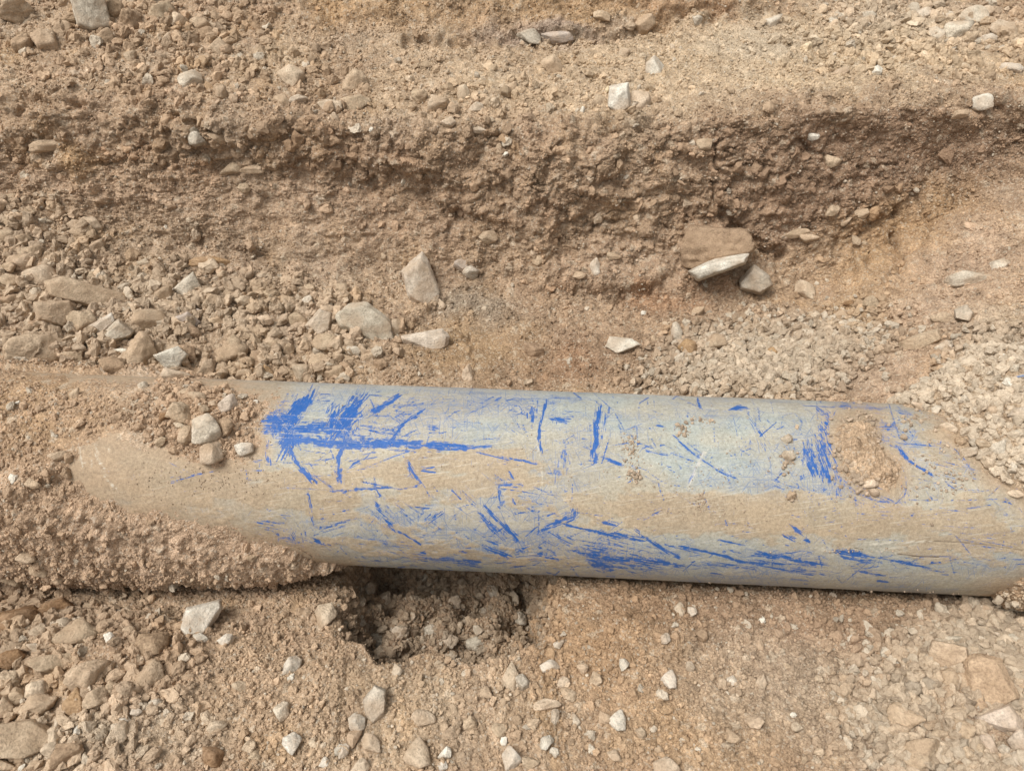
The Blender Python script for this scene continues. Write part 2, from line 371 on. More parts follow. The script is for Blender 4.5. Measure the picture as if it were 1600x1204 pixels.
# soil colours, with shade painted into the hole and the gravel bed
C = np.ones(U.shape + (3,)) * TAN
n_a = fbm(U32 * 4.2, V32 * 4.2, 4, 500); n_b = fbm(U32 * 7.5, V32 * 7.5, 4, 520); n_c = fbm(U32 * 2.6, V32 * 5.2, 4, 540)
C = mixv(C, BROWN, sstep(.0, .35, n_a) * .45); C = mixv(C, OCHRE, sstep(.12, .42, n_b) * .5); C = mixv(C, PINK, sstep(.05, .4, -n_b) * .5)
C = mixv(C, GREY, sstep(.15, .45, -n_a) * .35); C = mixv(C, BROWN, wallm * (.40 + .45 * n_c).clip(0, 1)); C = mixv(C, RED, sstep(.2, .45, n_c) * .25 * (wallm + .4))
for cx, cy, rx, ry, rot, c, k in [
    (1250, 90, 380, 62, 2, CREAM, .75), (900, 150, 260, 40, 0, CREAM, .45), (1400, 30, 150, 40, 0, PALE, .35), (1180, 75, 70, 30, 0, PALE, .5), (640, 100, 180, 50, 0, CREAM, .3), (420, 90, 80, 30, -10, CREAM, .35),
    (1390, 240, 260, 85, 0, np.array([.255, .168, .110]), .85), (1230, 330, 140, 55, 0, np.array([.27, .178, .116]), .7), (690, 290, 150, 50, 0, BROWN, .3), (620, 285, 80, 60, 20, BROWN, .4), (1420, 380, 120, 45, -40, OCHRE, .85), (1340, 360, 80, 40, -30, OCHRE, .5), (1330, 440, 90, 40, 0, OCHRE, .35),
    (100, 285, 120, 18, 8, PINK, .6), (130, 255, 22, 22, 0, OCHRE, .8), (420, 330, 240, 50, 5, PINK, .35), (1030, 475, 60, 20, 0, RED, .8), (960, 420, 120, 30, 0, PINK, .5), (850, 570, 200, 36, 0, BROWN * .85, .7), (900, 530, 150, 60, 0, BROWN, .5), (890, 575, 40, 25, 0, RED, .5),
    (740, 475, 60, 28, 10, GREY * .72, .8), (740, 540, 90, 40, 0, np.array([.33, .225, .13]), .8), (1130, 490, 100, 35, 0, BROWN, .35), (1400, 590, 120, 35, -5, PINK, .8), (1220, 570, 170, 60, -10, np.array([.30, .24, .175]), .6), (1500, 430, 120, 70, -35, PINK, .6), (1560, 520, 70, 40, -10, PALE, .4),  # bed under the grey gravel: shadow gaps put into the soil colour
    (1500, 600, 60, 40, 0, OCHRE, .45), (1340, 500, 60, 20, 0, OCHRE, .5), (600, 20, 130, 30, 0, OCHRE, .5), (900, 10, 160, 30, 0, OCHRE, .75), (1080, 8, 110, 18, 0, RED, .5), (520, 8, 40, 20, 0, OCHRE, .7), (850, 50, 100, 14, 0, np.array([.30, .235, .20]), .55), (530, 95, 60, 50, 0, BROWN, .4),
    (700, 980, 150, 70, 0, np.array([.27, .19, .125]), .7), (960, 960, 130, 65, 0, np.array([.34, .22, .125]), .65), (1000, 1050, 150, 60, 10, np.array([.42, .26, .135]), .45), (1200, 950, 280, 45, 3, BROWN, .75), (1500, 950, 90, 30, 0, BROWN, .5), (1340, 1010, 190, 50, 0, BROWN, .25),  # brown soil of the hole, coloured darker still for recess shade
    (1100, 1160, 160, 60, 0, OCHRE, .45), (1330, 1130, 200, 70, 10, GREY, .5), (1150, 1040, 160, 60, 0, GREY, .35), (1520, 1000, 80, 50, 0, PALE, .45), (350, 1060, 200, 80, 0, TAN * 1.08, .5), (150, 1000, 150, 60, 20, BROWN, .35), (200, 1150, 130, 50, 0, PALE, .35),
    (140, 1140, 50, 20, 0, PALE, .6), (660, 1090, 160, 50, 0, CREAM, .3), (560, 1180, 120, 40, 0, CREAM, .35), (300, 900, 150, 25, 8, PINK, .6), (30, 940, 50, 40, 0, BROWN, .5), (230, 1010, 60, 50, 30, BROWN, .4), (80, 960, 60, 30, 0, BROWN, .4), (260, 470, 320, 110, 0, GREY, .3)]:
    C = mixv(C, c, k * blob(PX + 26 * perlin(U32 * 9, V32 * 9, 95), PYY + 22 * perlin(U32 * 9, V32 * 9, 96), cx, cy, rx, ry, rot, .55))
lump = 1 + .16 * (i6 - .5) * (d6 > .05) + .24 * (i3 - .5) * (d3 > .05) + .30 * (i1 - .5) * (d1 > .05) + .25 * (i0 - .5) * (d0 > .05)
C = C * lump[..., None]
pale_l = ((i1 > .93) & (d1 > .1)).astype(np.float32) * .5
C = mixv(C, PALE, pale_l)
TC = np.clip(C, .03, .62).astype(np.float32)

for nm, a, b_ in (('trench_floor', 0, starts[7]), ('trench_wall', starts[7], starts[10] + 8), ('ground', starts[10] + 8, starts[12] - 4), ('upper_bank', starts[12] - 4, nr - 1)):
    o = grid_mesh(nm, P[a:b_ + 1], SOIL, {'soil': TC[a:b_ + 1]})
    o['kind'] = 'structure'
st = 3
Pl = P[::st, core][:, ::st]
gi = np.arange(Pl.shape[0] * Pl.shape[1]).reshape(Pl.shape[:2])
quads = np.stack([gi[:-1, :-1], gi[:-1, 1:], gi[1:, 1:], gi[1:, :-1]], -1).reshape(-1, 4)
BV = BVHTree.FromPolygons(Pl.reshape(-1, 3).tolist(), quads.tolist())

# ------------------------------------------------------------------ the pipe
AX = np.array([1, PK, PZS]); AX /= np.linalg.norm(AX)
E1 = np.cross(AX, [0, 0, 1]); E1 /= np.linalg.norm(E1)            # towards the camera (-y)
E2 = np.cross(E1, AX)                                             # up
if E1[1] > 0: E1 = -E1
if E2[2] < 0: E2 = -E2
def pipe_pt(x, th, r):
    c = np.stack([x, PY0 + PK * x, PZ0 + PZS * x], -1)
    return c + r[..., None] * (np.cos(th)[..., None] * E1 + np.sin(th)[..., None] * E2)

UPPER = [(-900, 560), (60, 578), (120, 592), (230, 597), (262, 586), (330, 596), (352, 602), (385, 612), (428, 622), (410, 645), (392, 668), (400, 700), (380, 716), (335, 730), (300, 716), (255, 706), (205, 694), (165, 692), (140, 698), (112, 700), (118, 745), (135, 770), (-900, 800)]
LOWER = [(-900, 690), (112, 695), (120, 752), (150, 778), (205, 795), (262, 802), (330, 820), (395, 842), (440, 850), (478, 868), (512, 880), (540, 893), (548, 1050), (-900, 1050)]
PATCH = [(1310, 652), (1340, 645), (1366, 648), (1371, 692), (1385, 708), (1404, 722), (1410, 752), (1388, 764), (1355, 760), (1328, 742), (1308, 705)]
RIGHT = [(1425, 600), (1440, 632), (1475, 655), (1500, 688), (1525, 712), (1548, 735), (1580, 755), (1615, 790), (1700, 835), (2600, 900), (2600, 300), (1425, 560)]
RLOW = [(1525, 955), (1556, 925), (1590, 908), (1650, 888), (2600, 870), (2600, 1100), (1520, 1000)]
# scratches: traced on crops of the photo (origin x, origin y, scale): points, width in crop pixels, strength
CROP = {'A': (380, 590, 3.762), 'B': (780, 590, 3.762), 'C': (1180, 590, 3.762), 'D': (0, 380, 2.963)}
BLUE = {
'A': [([(120, 235), (290, 245)], 80, .95), ([(400, 100), (300, 240), (260, 330), (240, 440)], 55, 1), ([(330, 130), (280, 260)], 62, 1), ([(190, 200), (205, 330)], 80, .9), ([(290, 330), (278, 440)], 40, 1),
      ([(130, 300), (500, 300)], 60, .8), ([(380, 290), (500, 275)], 46, 1), ([(690, 150), (600, 235), (560, 330)], 90, 1), ([(545, 190), (520, 330)], 70, .95), ([(660, 100), (640, 230)], 70, .62), ([(620, 260), (600, 380)], 90, .7),
      ([(240, 350), (560, 390), (800, 385), (950, 380)], 52, .95), ([(560, 350), (760, 365)], 60, .7), ([(800, 385), (1000, 395), (1200, 405), (1340, 410)], 42, 1), ([(1340, 410), (1480, 400)], 18, .8), ([(1350, 430), (1580, 490)], 11, .9),
      ([(930, 95), (800, 180), (750, 215)], 34, .9), ([(1050, 200), (940, 260), (900, 330)], 26, .85), ([(900, 330), (860, 380)], 32, .9), ([(595, 390), (562, 470), (570, 620)], 30, .9), ([(545, 530), (575, 620)], 34, .85),
      ([(285, 450), (350, 550), (430, 620)], 32, 1), ([(400, 560), (540, 660)], 14, .8), ([(140, 380), (130, 450), (160, 510)], 22, .7), ([(180, 525), (360, 580), (540, 570), (830, 510), (1200, 445)], 7, .62), ([(210, 645), (540, 660)], 8, .75),
      ([(500, 668), (860, 640)], 20, .75), ([(900, 660), (1050, 630)], 16, .7), ([(620, 525), (690, 480)], 28, .85), ([(380, 670), (415, 870)], 20, .75), ([(420, 890), (540, 860), (690, 810)], 20, .68), ([(765, 580), (770, 640), (820, 715)], 16, .8),
      ([(960, 490), (1000, 560), (1100, 700)], 26, .8), ([(1040, 545), (1140, 555)], 12, .8), ([(765, 720), (880, 890), (1060, 980)], 18, .85), ([(790, 790), (880, 870)], 60, .62), ([(1070, 860), (1160, 790)], 34, .7), ([(130, 930), (320, 965)], 60, .52),
      ([(200, 910), (210, 960)], 34, .8), ([(290, 900), (310, 980)], 26, .75), ([(400, 950), (505, 990)], 26, .9), ([(1045, 1030), (1075, 1035)], 40, .95), ([(1195, 1015), (1215, 1028)], 26, 1), ([(1010, 1040), (1330, 1090)], 42, .6), ([(1260, 1020), (1330, 1030)], 24, .75),
      ([(1300, 1080), (1390, 1085)], 40, .75), ([(1430, 995), (1560, 1050)], 32, .82), ([(1380, 790), (1540, 960)], 26, .75), ([(1420, 760), (1580, 920)], 26, .8), ([(1490, 590), (1510, 740)], 22, .8), ([(1510, 735), (1535, 750)], 42, .8), ([(1330, 210), (1530, 110)], 14, .6),
      ([(1490, 560), (1580, 620)], 70, .48), ([(800, 200), (1150, 140)], 90, .38), ([(1080, 285), (1160, 300)], 22, .7), ([(850, 760), (1000, 870)], 150, .36), ([(1250, 640), (1380, 760)], 60, .42), ([(700, 960), (1100, 1000)], 70, .38), ([(950, 255), (860, 200)], 50, .45),
      ([(700, 290), (900, 330)], 60, .5), ([(80, 850), (270, 880)], 60, .42), ([(810, 965), (850, 970)], 22, .8), ([(1000, 760), (1120, 760)], 22, .62), ([(160, 110), (210, 200)], 40, .4)],
'B': [([(190, 170), (190, 260)], 48, .75), ([(140, 150), (160, 200)], 60, .45), ([(275, 150), (237, 290), (230, 370), (252, 435)], 16, 1), ([(300, 235), (410, 255)], 28, .8), ([(585, 170), (570, 300), (560, 470)], 36, .95), ([(632, 170), (615, 300), (600, 370)], 24, .68), ([(555, 460), (590, 475)], 32, 1),
      ([(560, 470), (560, 505)], 22, .9), ([(590, 460), (730, 515)], 16, .95), ([(800, 545), (1160, 750)], 7, .6), ([(430, 320), (460, 385), (560, 430)], 7, .62), ([(0, 465), (220, 505)], 15, .9), ([(355, 290), (365, 310)], 36, .6), ([(385, 400), (380, 550)], 34, .52), ([(350, 500), (345, 620)], 34, .46),
      ([(60, 550), (90, 600)], 18, .8), ([(0, 630), (130, 640)], 46, .75), ([(160, 620), (170, 625)], 30, .8), ([(0, 735), (20, 750)], 52, .85), ([(0, 840), (110, 950)], 24, .9), ([(80, 710), (100, 750)], 16, .8), ([(130, 740), (220, 790)], 18, .8), ([(235, 905), (330, 850), (440, 810)], 46, .78),
      ([(440, 765), (440, 830)], 40, .8), ([(380, 860), (640, 920), (850, 960)], 13, .95), ([(500, 1010), (730, 840)], 7, .62), ([(590, 840), (680, 870)], 20, .75), ([(660, 905), (745, 925)], 16, .8), ([(790, 880), (830, 920), (950, 1000), (1070, 1060)], 18, .85), ([(840, 830), (990, 765)], 17, .72),
      ([(850, 425), (1010, 455)], 14, .75), ([(1010, 450), (1130, 500)], 50, .45), ([(1030, 345), (1130, 440), (1290, 550), (1390, 590)], 12, .85), ([(1200, 440), (1150, 540), (1110, 640)], 18, .62), ([(1335, 605), (1365, 608)], 34, .7), ([(1280, 530), (1330, 560)], 16, .75), ([(1365, 180), (1450, 175)], 27, 1),
      ([(1163, 125), (1185, 180)], 16, .95), ([(825, 155), (835, 158)], 16, .8), ([(920, 280), (975, 288)], 11, .8), ([(430, 1010), (600, 1060), (960, 1080)], 30, .9), ([(530, 1085), (680, 1125)], 46, .9), ([(480, 1030), (900, 1110)], 70, .62), ([(880, 1070), (1100, 1110)], 28, .75),
      ([(1060, 990), (1300, 1040), (1420, 1080), (1580, 1095)], 18, .95), ([(1280, 950), (1450, 985)], 16, .72), ([(1470, 1040), (1580, 1045)], 22, .85), ([(1318, 1015), (1328, 1025)], 18, .95), ([(100, 1025), (180, 990)], 32, .68), ([(200, 1040), (330, 1055)], 30, .85), ([(0, 1045), (50, 1045)], 26, .85),
      ([(225, 995), (255, 1005)], 18, .85), ([(0, 1085), (100, 1080)], 16, .68), ([(280, 1060), (400, 1075)], 14, .75), ([(1240, 865), (1400, 855), (1510, 885)], 13, .6), ([(1370, 200), (1430, 480)], 6, .6), ([(1510, 260), (1515, 350)], 6, .58), ([(700, 260), (720, 345)], 6, .6),
      ([(100, 120), (500, 130)], 50, .42), ([(250, 900), (420, 1000)], 110, .4), ([(600, 940), (860, 1000)], 80, .38), ([(1200, 1090), (1500, 1120)], 26, .6), ([(100, 680), (300, 720)], 70, .38), ([(1500, 200), (1560, 420)], 80, .33), ([(260, 350), (520, 420)], 6, .58), ([(920, 230), (700, 330)], 6, .5)],
'C': [([(360, 170), (430, 230), (410, 330)], 26, .68), ([(380, 200), (430, 240)], 30, .62), ([(475, 185), (450, 240)], 10, .75), ([(430, 360), (500, 590)], 32, .8), ([(320, 440), (360, 560)], 66, .80), ([(380, 350), (420, 600)], 80, .72), ([(270, 560), (285, 610)], 28, .62), ([(480, 540), (495, 600)], 34, .78), ([(300, 380), (300, 480)], 36, .58), ([(420, 680), (425, 700)], 26, .72),
      ([(485, 640), (500, 690)], 26, .58), ([(510, 590), (600, 680), (720, 725), (830, 735), (880, 690), (890, 600), (860, 510), (790, 430)], 8, .82), ([(560, 650), (860, 760)], 110, .42), ([(870, 590), (870, 660)], 46, .58), ([(660, 235), (715, 262)], 24, .95), ([(700, 290), (830, 285)], 40, .72), ([(720, 350), (860, 410)], 44, .6), ([(700, 270), (760, 350)], 40, .62),
      ([(845, 415), (905, 490)], 30, .95), ([(900, 485), (1050, 580)], 16, .9), ([(880, 400), (900, 405)], 16, .7), ([(1025, 375), (1040, 400)], 22, .75), ([(1170, 400), (1230, 500), (1270, 560)], 34, .5), ([(1120, 615), (1180, 660)], 16, .85), ([(1180, 650), (1290, 672), (1380, 660)], 6, .7), ([(480, 160), (760, 190)], 40, .55), ([(620, 150), (740, 195)], 22, .62), ([(830, 180), (920, 230)], 36, .56),
      ([(905, 795), (935, 805)], 22, .85), ([(1035, 690), (1045, 720)], 20, .6), ([(1090, 710), (1110, 720)], 34, .56), ([(212, 868), (268, 918)], 24, .98), ([(273, 872), (300, 905)], 24, .85), ([(168, 918), (242, 957)], 20, .95), ([(275, 943), (338, 970)], 22, .98), ([(490, 1020), (620, 1040)], 42, .95), ([(500, 1050), (680, 1092)], 18, .9), ([(620, 1040), (860, 1080), (1060, 1125)], 14, .85),
      ([(1025, 1082), (1095, 1085)], 14, .9), ([(960, 1050), (1160, 1050)], 9, .8), ([(0, 1030), (130, 1050), (400, 1100)], 24, .9), ([(0, 1070), (180, 1095)], 18, .8), ([(0, 1100), (350, 1160)], 12, .66), ([(600, 1135), (750, 1160)], 14, .85), ([(700, 1195), (800, 1198)], 14, .85), ([(1090, 1155), (1140, 1158)], 9, .75), ([(150, 1120), (420, 1150)], 26, .5), ([(1450, 718), (1525, 742)], 16, .8),
      ([(150, 290), (165, 220), (230, 205), (275, 260), (265, 310)], 6, .6), ([(0, 280), (40, 300)], 40, .4), ([(600, 800), (1500, 820)], 90, .33), ([(1000, 500), (1400, 600)], 120, .28), ([(1200, 960), (1560, 1010)], 60, .36), ([(1450, 590), (1560, 640)], 40, .42), ([(100, 620), (240, 660)], 80, .36), ([(340, 730), (340, 790)], 40, .38)],
'D': [([(370, 930), (390, 1000)], 22, .55), ([(435, 955), (455, 1000)], 18, .62), ([(475, 1055), (525, 1075)], 16, .95), ([(610, 1030), (620, 1100)], 26, .52), ([(780, 1110), (900, 1070), (1020, 1050)], 12, .72), ([(1140, 1055), (1150, 1100)], 12, .75), ([(1110, 1050), (1225, 1052)], 9, .7), ([(1130, 1090), (1165, 1095)], 9, .75),
      ([(800, 1030), (860, 1060)], 24, .5), ([(720, 1010), (724, 1060)], 8, .5), ([(1090, 1010), (1200, 1012)], 12, .5), ([(1300, 1130), (1600, 1140)], 8, .6), ([(900, 1140), (990, 1150)], 20, .4), ([(1050, 668), (1090, 680)], 18, .7)],
}
PALES = {'B': [([(215, 340), (250, 500), (255, 640)], 16, .8), ([(190, 330), (240, 480)], 10, .6), ([(1215, 430), (1160, 530), (1105, 650)], 34, .95), ([(1140, 480), (1260, 530), (1440, 510)], 16, .7), ([(880, 400), (930, 470)], 40, .55), ([(1090, 180), (1280, 170)], 16, .5), ([(330, 440), (400, 640)], 70, .5), ([(560, 620), (640, 540)], 40, .3), ([(1280, 720), (1300, 820), (1210, 870)], 22, .5), ([(540, 290), (660, 285)], 10, .6), ([(1440, 520), (1450, 580)], 10, .5), ([(1230, 680), (1270, 730)], 26, .6)],
         'C': [([(640, 985), (800, 968), (1040, 957)], 16, .9), ([(330, 1000), (460, 1018), (560, 1000)], 18, .8), ([(700, 1015), (920, 1045)], 14, .9), ([(1060, 500), (1110, 610)], 12, .7), ([(1200, 480), (1280, 570)], 26, .6), ([(40, 480), (80, 520)], 50, .5), ([(440, 260), (480, 340)], 60, .4), ([(440, 700), (500, 800)], 30, .3), ([(800, 650), (860, 690)], 40, .4)],
         'A': [([(140, 215), (420, 225)], 5, .9), ([(130, 268), (330, 282)], 5, .9), ([(150, 322), (520, 338)], 6, .9), ([(420, 235), (700, 240)], 5, .9), ([(480, 300), (690, 318)], 5, .9), ([(560, 368), (900, 372)], 5, .8), ([(200, 200), (270, 320)], 5, .9), ([(520, 200), (640, 350)], 5, .8), ([(900, 395), (1300, 412)], 4, .8), ([(120, 300), (330, 320)], 9, .7), ([(130, 350), (420, 355)], 12, .8), ([(800, 430), (1060, 470), (1300, 440)], 40, .55), ([(680, 420), (900, 470)], 50, .5), ([(1360, 560), (1370, 700)], 14, .5), ([(970, 500), (970, 590)], 12, .6), ([(200, 250), (260, 310)], 7, .6), ([(560, 160), (600, 420)], 6, .55), ([(0, 745), (290, 745)], 16, .5), ([(1050, 200), (1500, 300)], 120, .3)],
         'D': [([(375, 910), (385, 1050)], 30, .7), ([(440, 940), (480, 1060), (540, 1150)], 26, .75), ([(500, 940), (510, 1000)], 20, .6), ([(410, 930), (430, 1040)], 14, .6)]}
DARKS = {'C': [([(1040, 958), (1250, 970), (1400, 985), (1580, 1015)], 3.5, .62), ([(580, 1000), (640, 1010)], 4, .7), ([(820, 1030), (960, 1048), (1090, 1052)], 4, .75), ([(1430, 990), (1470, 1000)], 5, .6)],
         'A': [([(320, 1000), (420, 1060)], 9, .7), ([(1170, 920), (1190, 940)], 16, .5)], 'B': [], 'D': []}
def stroke_field(dct, PX0, PY0_, seed, ANG0=None, gain=1.0):
    F0 = np.zeros(PX0.shape, np.float32); k = 0
    ok = PX0 > -4000; colmax = np.maximum.accumulate(np.where(ok, PX0, -9e9).max(0)); colmin = np.minimum.accumulate(np.where(ok, PX0, 9e9).min(0)[::-1])[::-1]
    for key, lst in dct.items():
        ox, oy, s = CROP[key]
        for pts, wd, st_ in lst:
            k += 1
            pp = [(ox + a / s, oy + b / s) for a, b in pts]; hw = max(wd / s * .5 * (1.5 if wd > 9 else 1.2), 1.3)
            xs = [p[0] for p in pp]; ys = [p[1] for p in pp]; mg = hw * 2 + 6
            c0 = max(int(np.searchsorted(colmax, min(xs) - mg)) - 1, 0); c1 = min(int(np.searchsorted(colmin, max(xs) + mg)) + 1, PX0.shape[1])
            if c1 <= c0: continue
            PX, PY, F, ANG = PX0[:, c0:c1], PY0_[:, c0:c1], F0[:, c0:c1], (None if ANG0 is None else ANG0[:, c0:c1])
            m = (PX > min(xs) - mg) & (PX < max(xs) + mg) & (PY > min(ys) - mg) & (PY < max(ys) + mg)
            if not m.any(): continue
            x, y = PX[m], PY[m]
            dx, dy = pp[-1][0] - pp[0][0], pp[-1][1] - pp[0][1]; L = math.hypot(dx, dy) + 1e-6; dx /= L; dy /= L
            al = x * dx + y * dy; ac = -x * dy + y * dx
            wob = (hw * .45 * perlin(al / 11 + k * 7.3, ac / 6, seed + k) if wd > 12 else .4 * perlin(al / 18 + k * 7.3, ac / 20, seed + k))
            best = np.full(x.shape, 1e9, np.float32); tg = np.zeros(x.shape, np.float32); run = 0.0
            for (x0, y0), (x1, y1) in zip(pp[:-1], pp[1:]):
                ex, ey = x1 - x0, y1 - y0; l_ = math.hypot(ex, ey) + 1e-6; ex /= l_; ey /= l_
                tt = (x - x0) * ex + (y - y0) * ey; first = (x0, y0) == pp[0]; last = (x1, y1) == pp[-1]
                tc_ = np.clip(tt, -60 if first else 0, l_ + 60 if last else l_)
                d_ = np.hypot(x - x0 - tc_ * ex, y - y0 - tc_ * ey); mm = d_ < best
                best = np.where(mm, d_, best); tg = np.where(mm, run + tc_, tg); run += l_
            jl = min(.45 * run, 1.6 * hw + 4) if wd > 9 else 2
            jt = perlin(ac / 2.1 + k * 3.1, al * 0 + k * .7, seed + 30 + k) * jl * 1.1
            ends = np.clip((np.minimum(tg, run - tg) + jt + .25 * jl) / (2.2 if wd <= 9 else 5.0), 0, 1)
            d = best + wob
            v = np.clip(1.25 - d / hw, 0, 1) * st_ * gain * ends
            if wd > 11: v = v * (1 + .38 * perlin(al / 22 + k, ac / 2.6, seed + 50 + k) + .25 * perlin(al / 6, ac / 6 + k, seed + 90 + k))
            up = v > F[m]
            if ANG is not None:
                A_ = ANG[m]; A_[up] = math.atan2(-dy, dx); ANG[m] = A_
            F[m] = np.maximum(F[m], v)
    return F0

thf = np.linspace(R(-58), R(128), 330)
thc = np.linspace(R(128), R(302), 24)[1:-1]
TH = np.concatenate([thf, thc, [R(302)]])
xs = np.concatenate([[-3.6, -2.8, -2.2, -1.8], np.linspace(-1.5, 1.5, 1480), [1.8, 2.2, 2.8, 3.6]])
TT, XX = np.meshgrid(TH, xs, indexing='ij')
PPi = pipe_pt(XX, TT, np.full(XX.shape, PIPE_R))
qx, qy, _ = project(PPi)
vis = ((TT < R(140)) & (TT > R(-66)))
qx = np.where(vis, qx, -5000); qy = np.where(vis, qy, -5000)
arc = (TT * PIPE_R).astype(np.float32); x32 = XX.astype(np.float32)
ANG = (.7 * np.sign(fbm(x32 * 3, arc * 3, 2, 990))).astype(np.float32) * 0 + .35
SCR = stroke_field(BLUE, qx, qy, 3000, ANG)
rg = np.random.default_rng(5)
hair = {'H': []}; CROP['H'] = (0, 0, 1.0)
for i in range(260):                                     # hairline scratches, mostly across and along the pipe
    a0, b0 = rg.uniform(420, 1600), rg.uniform(612, 915)
    an = rg.choice([0, 90, 40, -35, 65, 8]) + rg.normal() * 8; L = rg.gamma(2, 12)
    hair['H'].append(([(a0, b0), (a0 + L * math.cos(R(an)), b0 + L * math.sin(R(an)))], 2.4, rg.uniform(.5, .9)))
for key, lst in list(BLUE.items()):                      # each scrape drags lesser scratches along with it
    ox, oy, sc_ = CROP[key]
    for pts, wd, st_ in lst:
        x0, y0 = ox + pts[0][0] / sc_, oy + pts[0][1] / sc_; x1, y1 = ox + pts[-1][0] / sc_, oy + pts[-1][1] / sc_
        L = math.hypot(x1 - x0, y1 - y0) + 1; an = math.atan2(y1 - y0, x1 - x0)
        for j in range(int(np.clip(1 + L * wd / sc_ / 150, 1, 8))):
            t_ = rg.random(); off = rg.normal() * (wd / sc_ * .8 + 4); l_ = L * rg.uniform(.12, .5) + 4; a2 = an + rg.normal() * .13
            cx_, cy_ = x0 + (x1 - x0) * t_ - off * math.sin(an), y0 + (y1 - y0) * t_ + off * math.cos(an)
            hair['H'].append(([(cx_ - l_ / 2 * math.cos(a2), cy_ - l_ / 2 * math.sin(a2)), (cx_ + l_ / 2 * math.cos(a2), cy_ + l_ / 2 * math.sin(a2))], rg.uniform(1.8, 3.4), rg.uniform(.38, .78)))
for cx_, cy_, rx_, ry_, an_, n_ in [(760, 845, 260, 45, 35, 110), (900, 790, 120, 60, 45, 50), (640, 640, 190, 30, -35, 70), (1180, 882, 380, 20, 7, 170), (700, 880, 220, 16, 10, 110), (960, 650, 260, 34, 80, 50), (1285, 725, 50, 75, 78, 150), (1350, 775, 90, 26, 84, 60), (1420, 660, 70, 40, 40, 40), (560, 820, 120, 40, 20, 50), (1450, 870, 140, 20, 6, 40), (1100, 720, 160, 50, 35, 40)]:
    for j in range(n_):
        a0, b0 = cx_ + rg.normal() * rx_ * .55, cy_ + rg.normal() * ry_ * .55; an = an_ + rg.normal() * 14; L = rg.gamma(2, 6)
        hair['H'].append(([(a0, b0), (a0 + L * math.cos(R(an)), b0 + L * math.sin(R(an)))], rg.uniform(1.6, 2.8), rg.uniform(.38, .72)))
HAIR = stroke_field(hair, qx, qy, 5000, None)
PAL = stroke_field(PALES, qx, qy, 7000, None, .62); DRK = stroke_field(DARKS, qx, qy, 8000)
wash = .30 + .30 * fbm(x32 * 5, arc * 9, 4, 600) + .16 * fbm(x32 * 3, arc * 60, 3, 620) + .12 * fbm(x32 * 70, arc * 4, 3, 640)
for cx, cy, rx, ry, rot, k_ in [(900, 640, 560, 26, 2, .06), (760, 830, 300, 60, 5, .14), (1200, 875, 420, 28, 3, .10), (600, 640, 230, 60, 0, .10), (820, 760, 120, 90, 0, .10), (1330, 740, 130, 80, 0, .16), (1180, 810, 360, 30, 3, -.22), (680, 735, 110, 34, 0, -.2), (1000, 790, 110, 40, 0, -.2), (1480, 830, 140, 34, 2, -.18), (430, 745, 110, 40, 0, -.2)]:
    wash = wash + k_ * blob(qx + 25 * perlin(x32 * 9, arc * 9, 665), qy, cx, cy, rx, ry, rot, .6)
soil_sd = np.maximum.reduce([poly_sd(qx, qy, q_) for q_ in (UPPER, LOWER, PATCH, RIGHT, RLOW)])
dusty = np.clip(1 + (soil_sd + 14 * fbm(x32 * 16, arc * 16, 4, 668)) / 42, 0, 1)        # dust thins out away from the soil
dusty = np.maximum(dusty, (.48 + .45 * (1 - sstep(110, 300, qx))) * (1 - sstep(390, 450, qx)) * (qx > -1000))
wash = np.clip(wash, 0, .62)
SCR = np.maximum(SCR, HAIR); SCR = SCR * (1 - .55 * sstep(.45, 1, dusty)); wash = wash * (1 - .8 * dusty)
FILM = np.ones(XX.shape + (3,)) * np.array([.480, .438, .345])
f1 = fbm(x32 * 4, arc * 8, 4, 700); f2 = fbm(x32 * 9, arc * 22, 4, 720); f3 = fbm(x32 * 90, arc * 12, 3, 740)
FILM = mixv(FILM, np.array([.400, .432, .402]), sstep(-.05, .3, f1) * .6 + .35 * blob(qx, qy, 1120, 690, 300, 80, 3))
tanm = np.maximum.reduce([blob(qx, qy, 1180, 805, 330, 36, 3), blob(qx, qy, 720, 735, 150, 38, 0) * .9, blob(qx, qy, 480, 770, 120, 40, 0) * .9, blob(qx, qy, 240, 740, 190, 60, 6), blob(qx, qy, 1500, 830, 150, 50, 3) * .8,
                          blob(qx, qy, 1480, 700, 70, 50, 30) * .6, blob(qx, qy, 620, 800, 150, 40) * .5, blob(qx, qy, 700, 860, 300, 20, 4) * .6])
cake = sstep(.40, .52, .62 * tanm + .55 * fbm(x32 * 13, arc * 24, 5, 770, .6) + .14)          # dried mud with real edges
FILM = mixv(FILM, np.array([.440, .338, .228]), np.clip(.30 * tanm + .55 * cake, 0, .9))
wash = wash * (1 - .55 * cake); SCR = np.where(SCR < .8, SCR * (1 - .30 * cake), SCR)
FILM = mixv(FILM, np.array([.40, .35, .265]), sstep(.05, .4, -f1) * .5)
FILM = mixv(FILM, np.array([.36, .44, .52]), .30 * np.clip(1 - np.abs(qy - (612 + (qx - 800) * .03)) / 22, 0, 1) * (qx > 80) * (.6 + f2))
FILM = mixv(FILM, np.array([.425, .315, .212]), np.clip(dusty * (.9 + .5 * f2), 0, .95))
FILM = FILM * (.94 + .07 * f3 + .16 * f2)[..., None] * np.array([.93, .918, .895])
rr = PIPE_R + .0010 * np.clip(fbm(x32 * 22, arc * 26, 3, 760), -1, 1) - .0010 * DRK + .0010 * PAL + .0009 * cake * (.7 + .6 * np.clip(f2, -1, 1))
PPi = pipe_pt(XX, TT, rr)

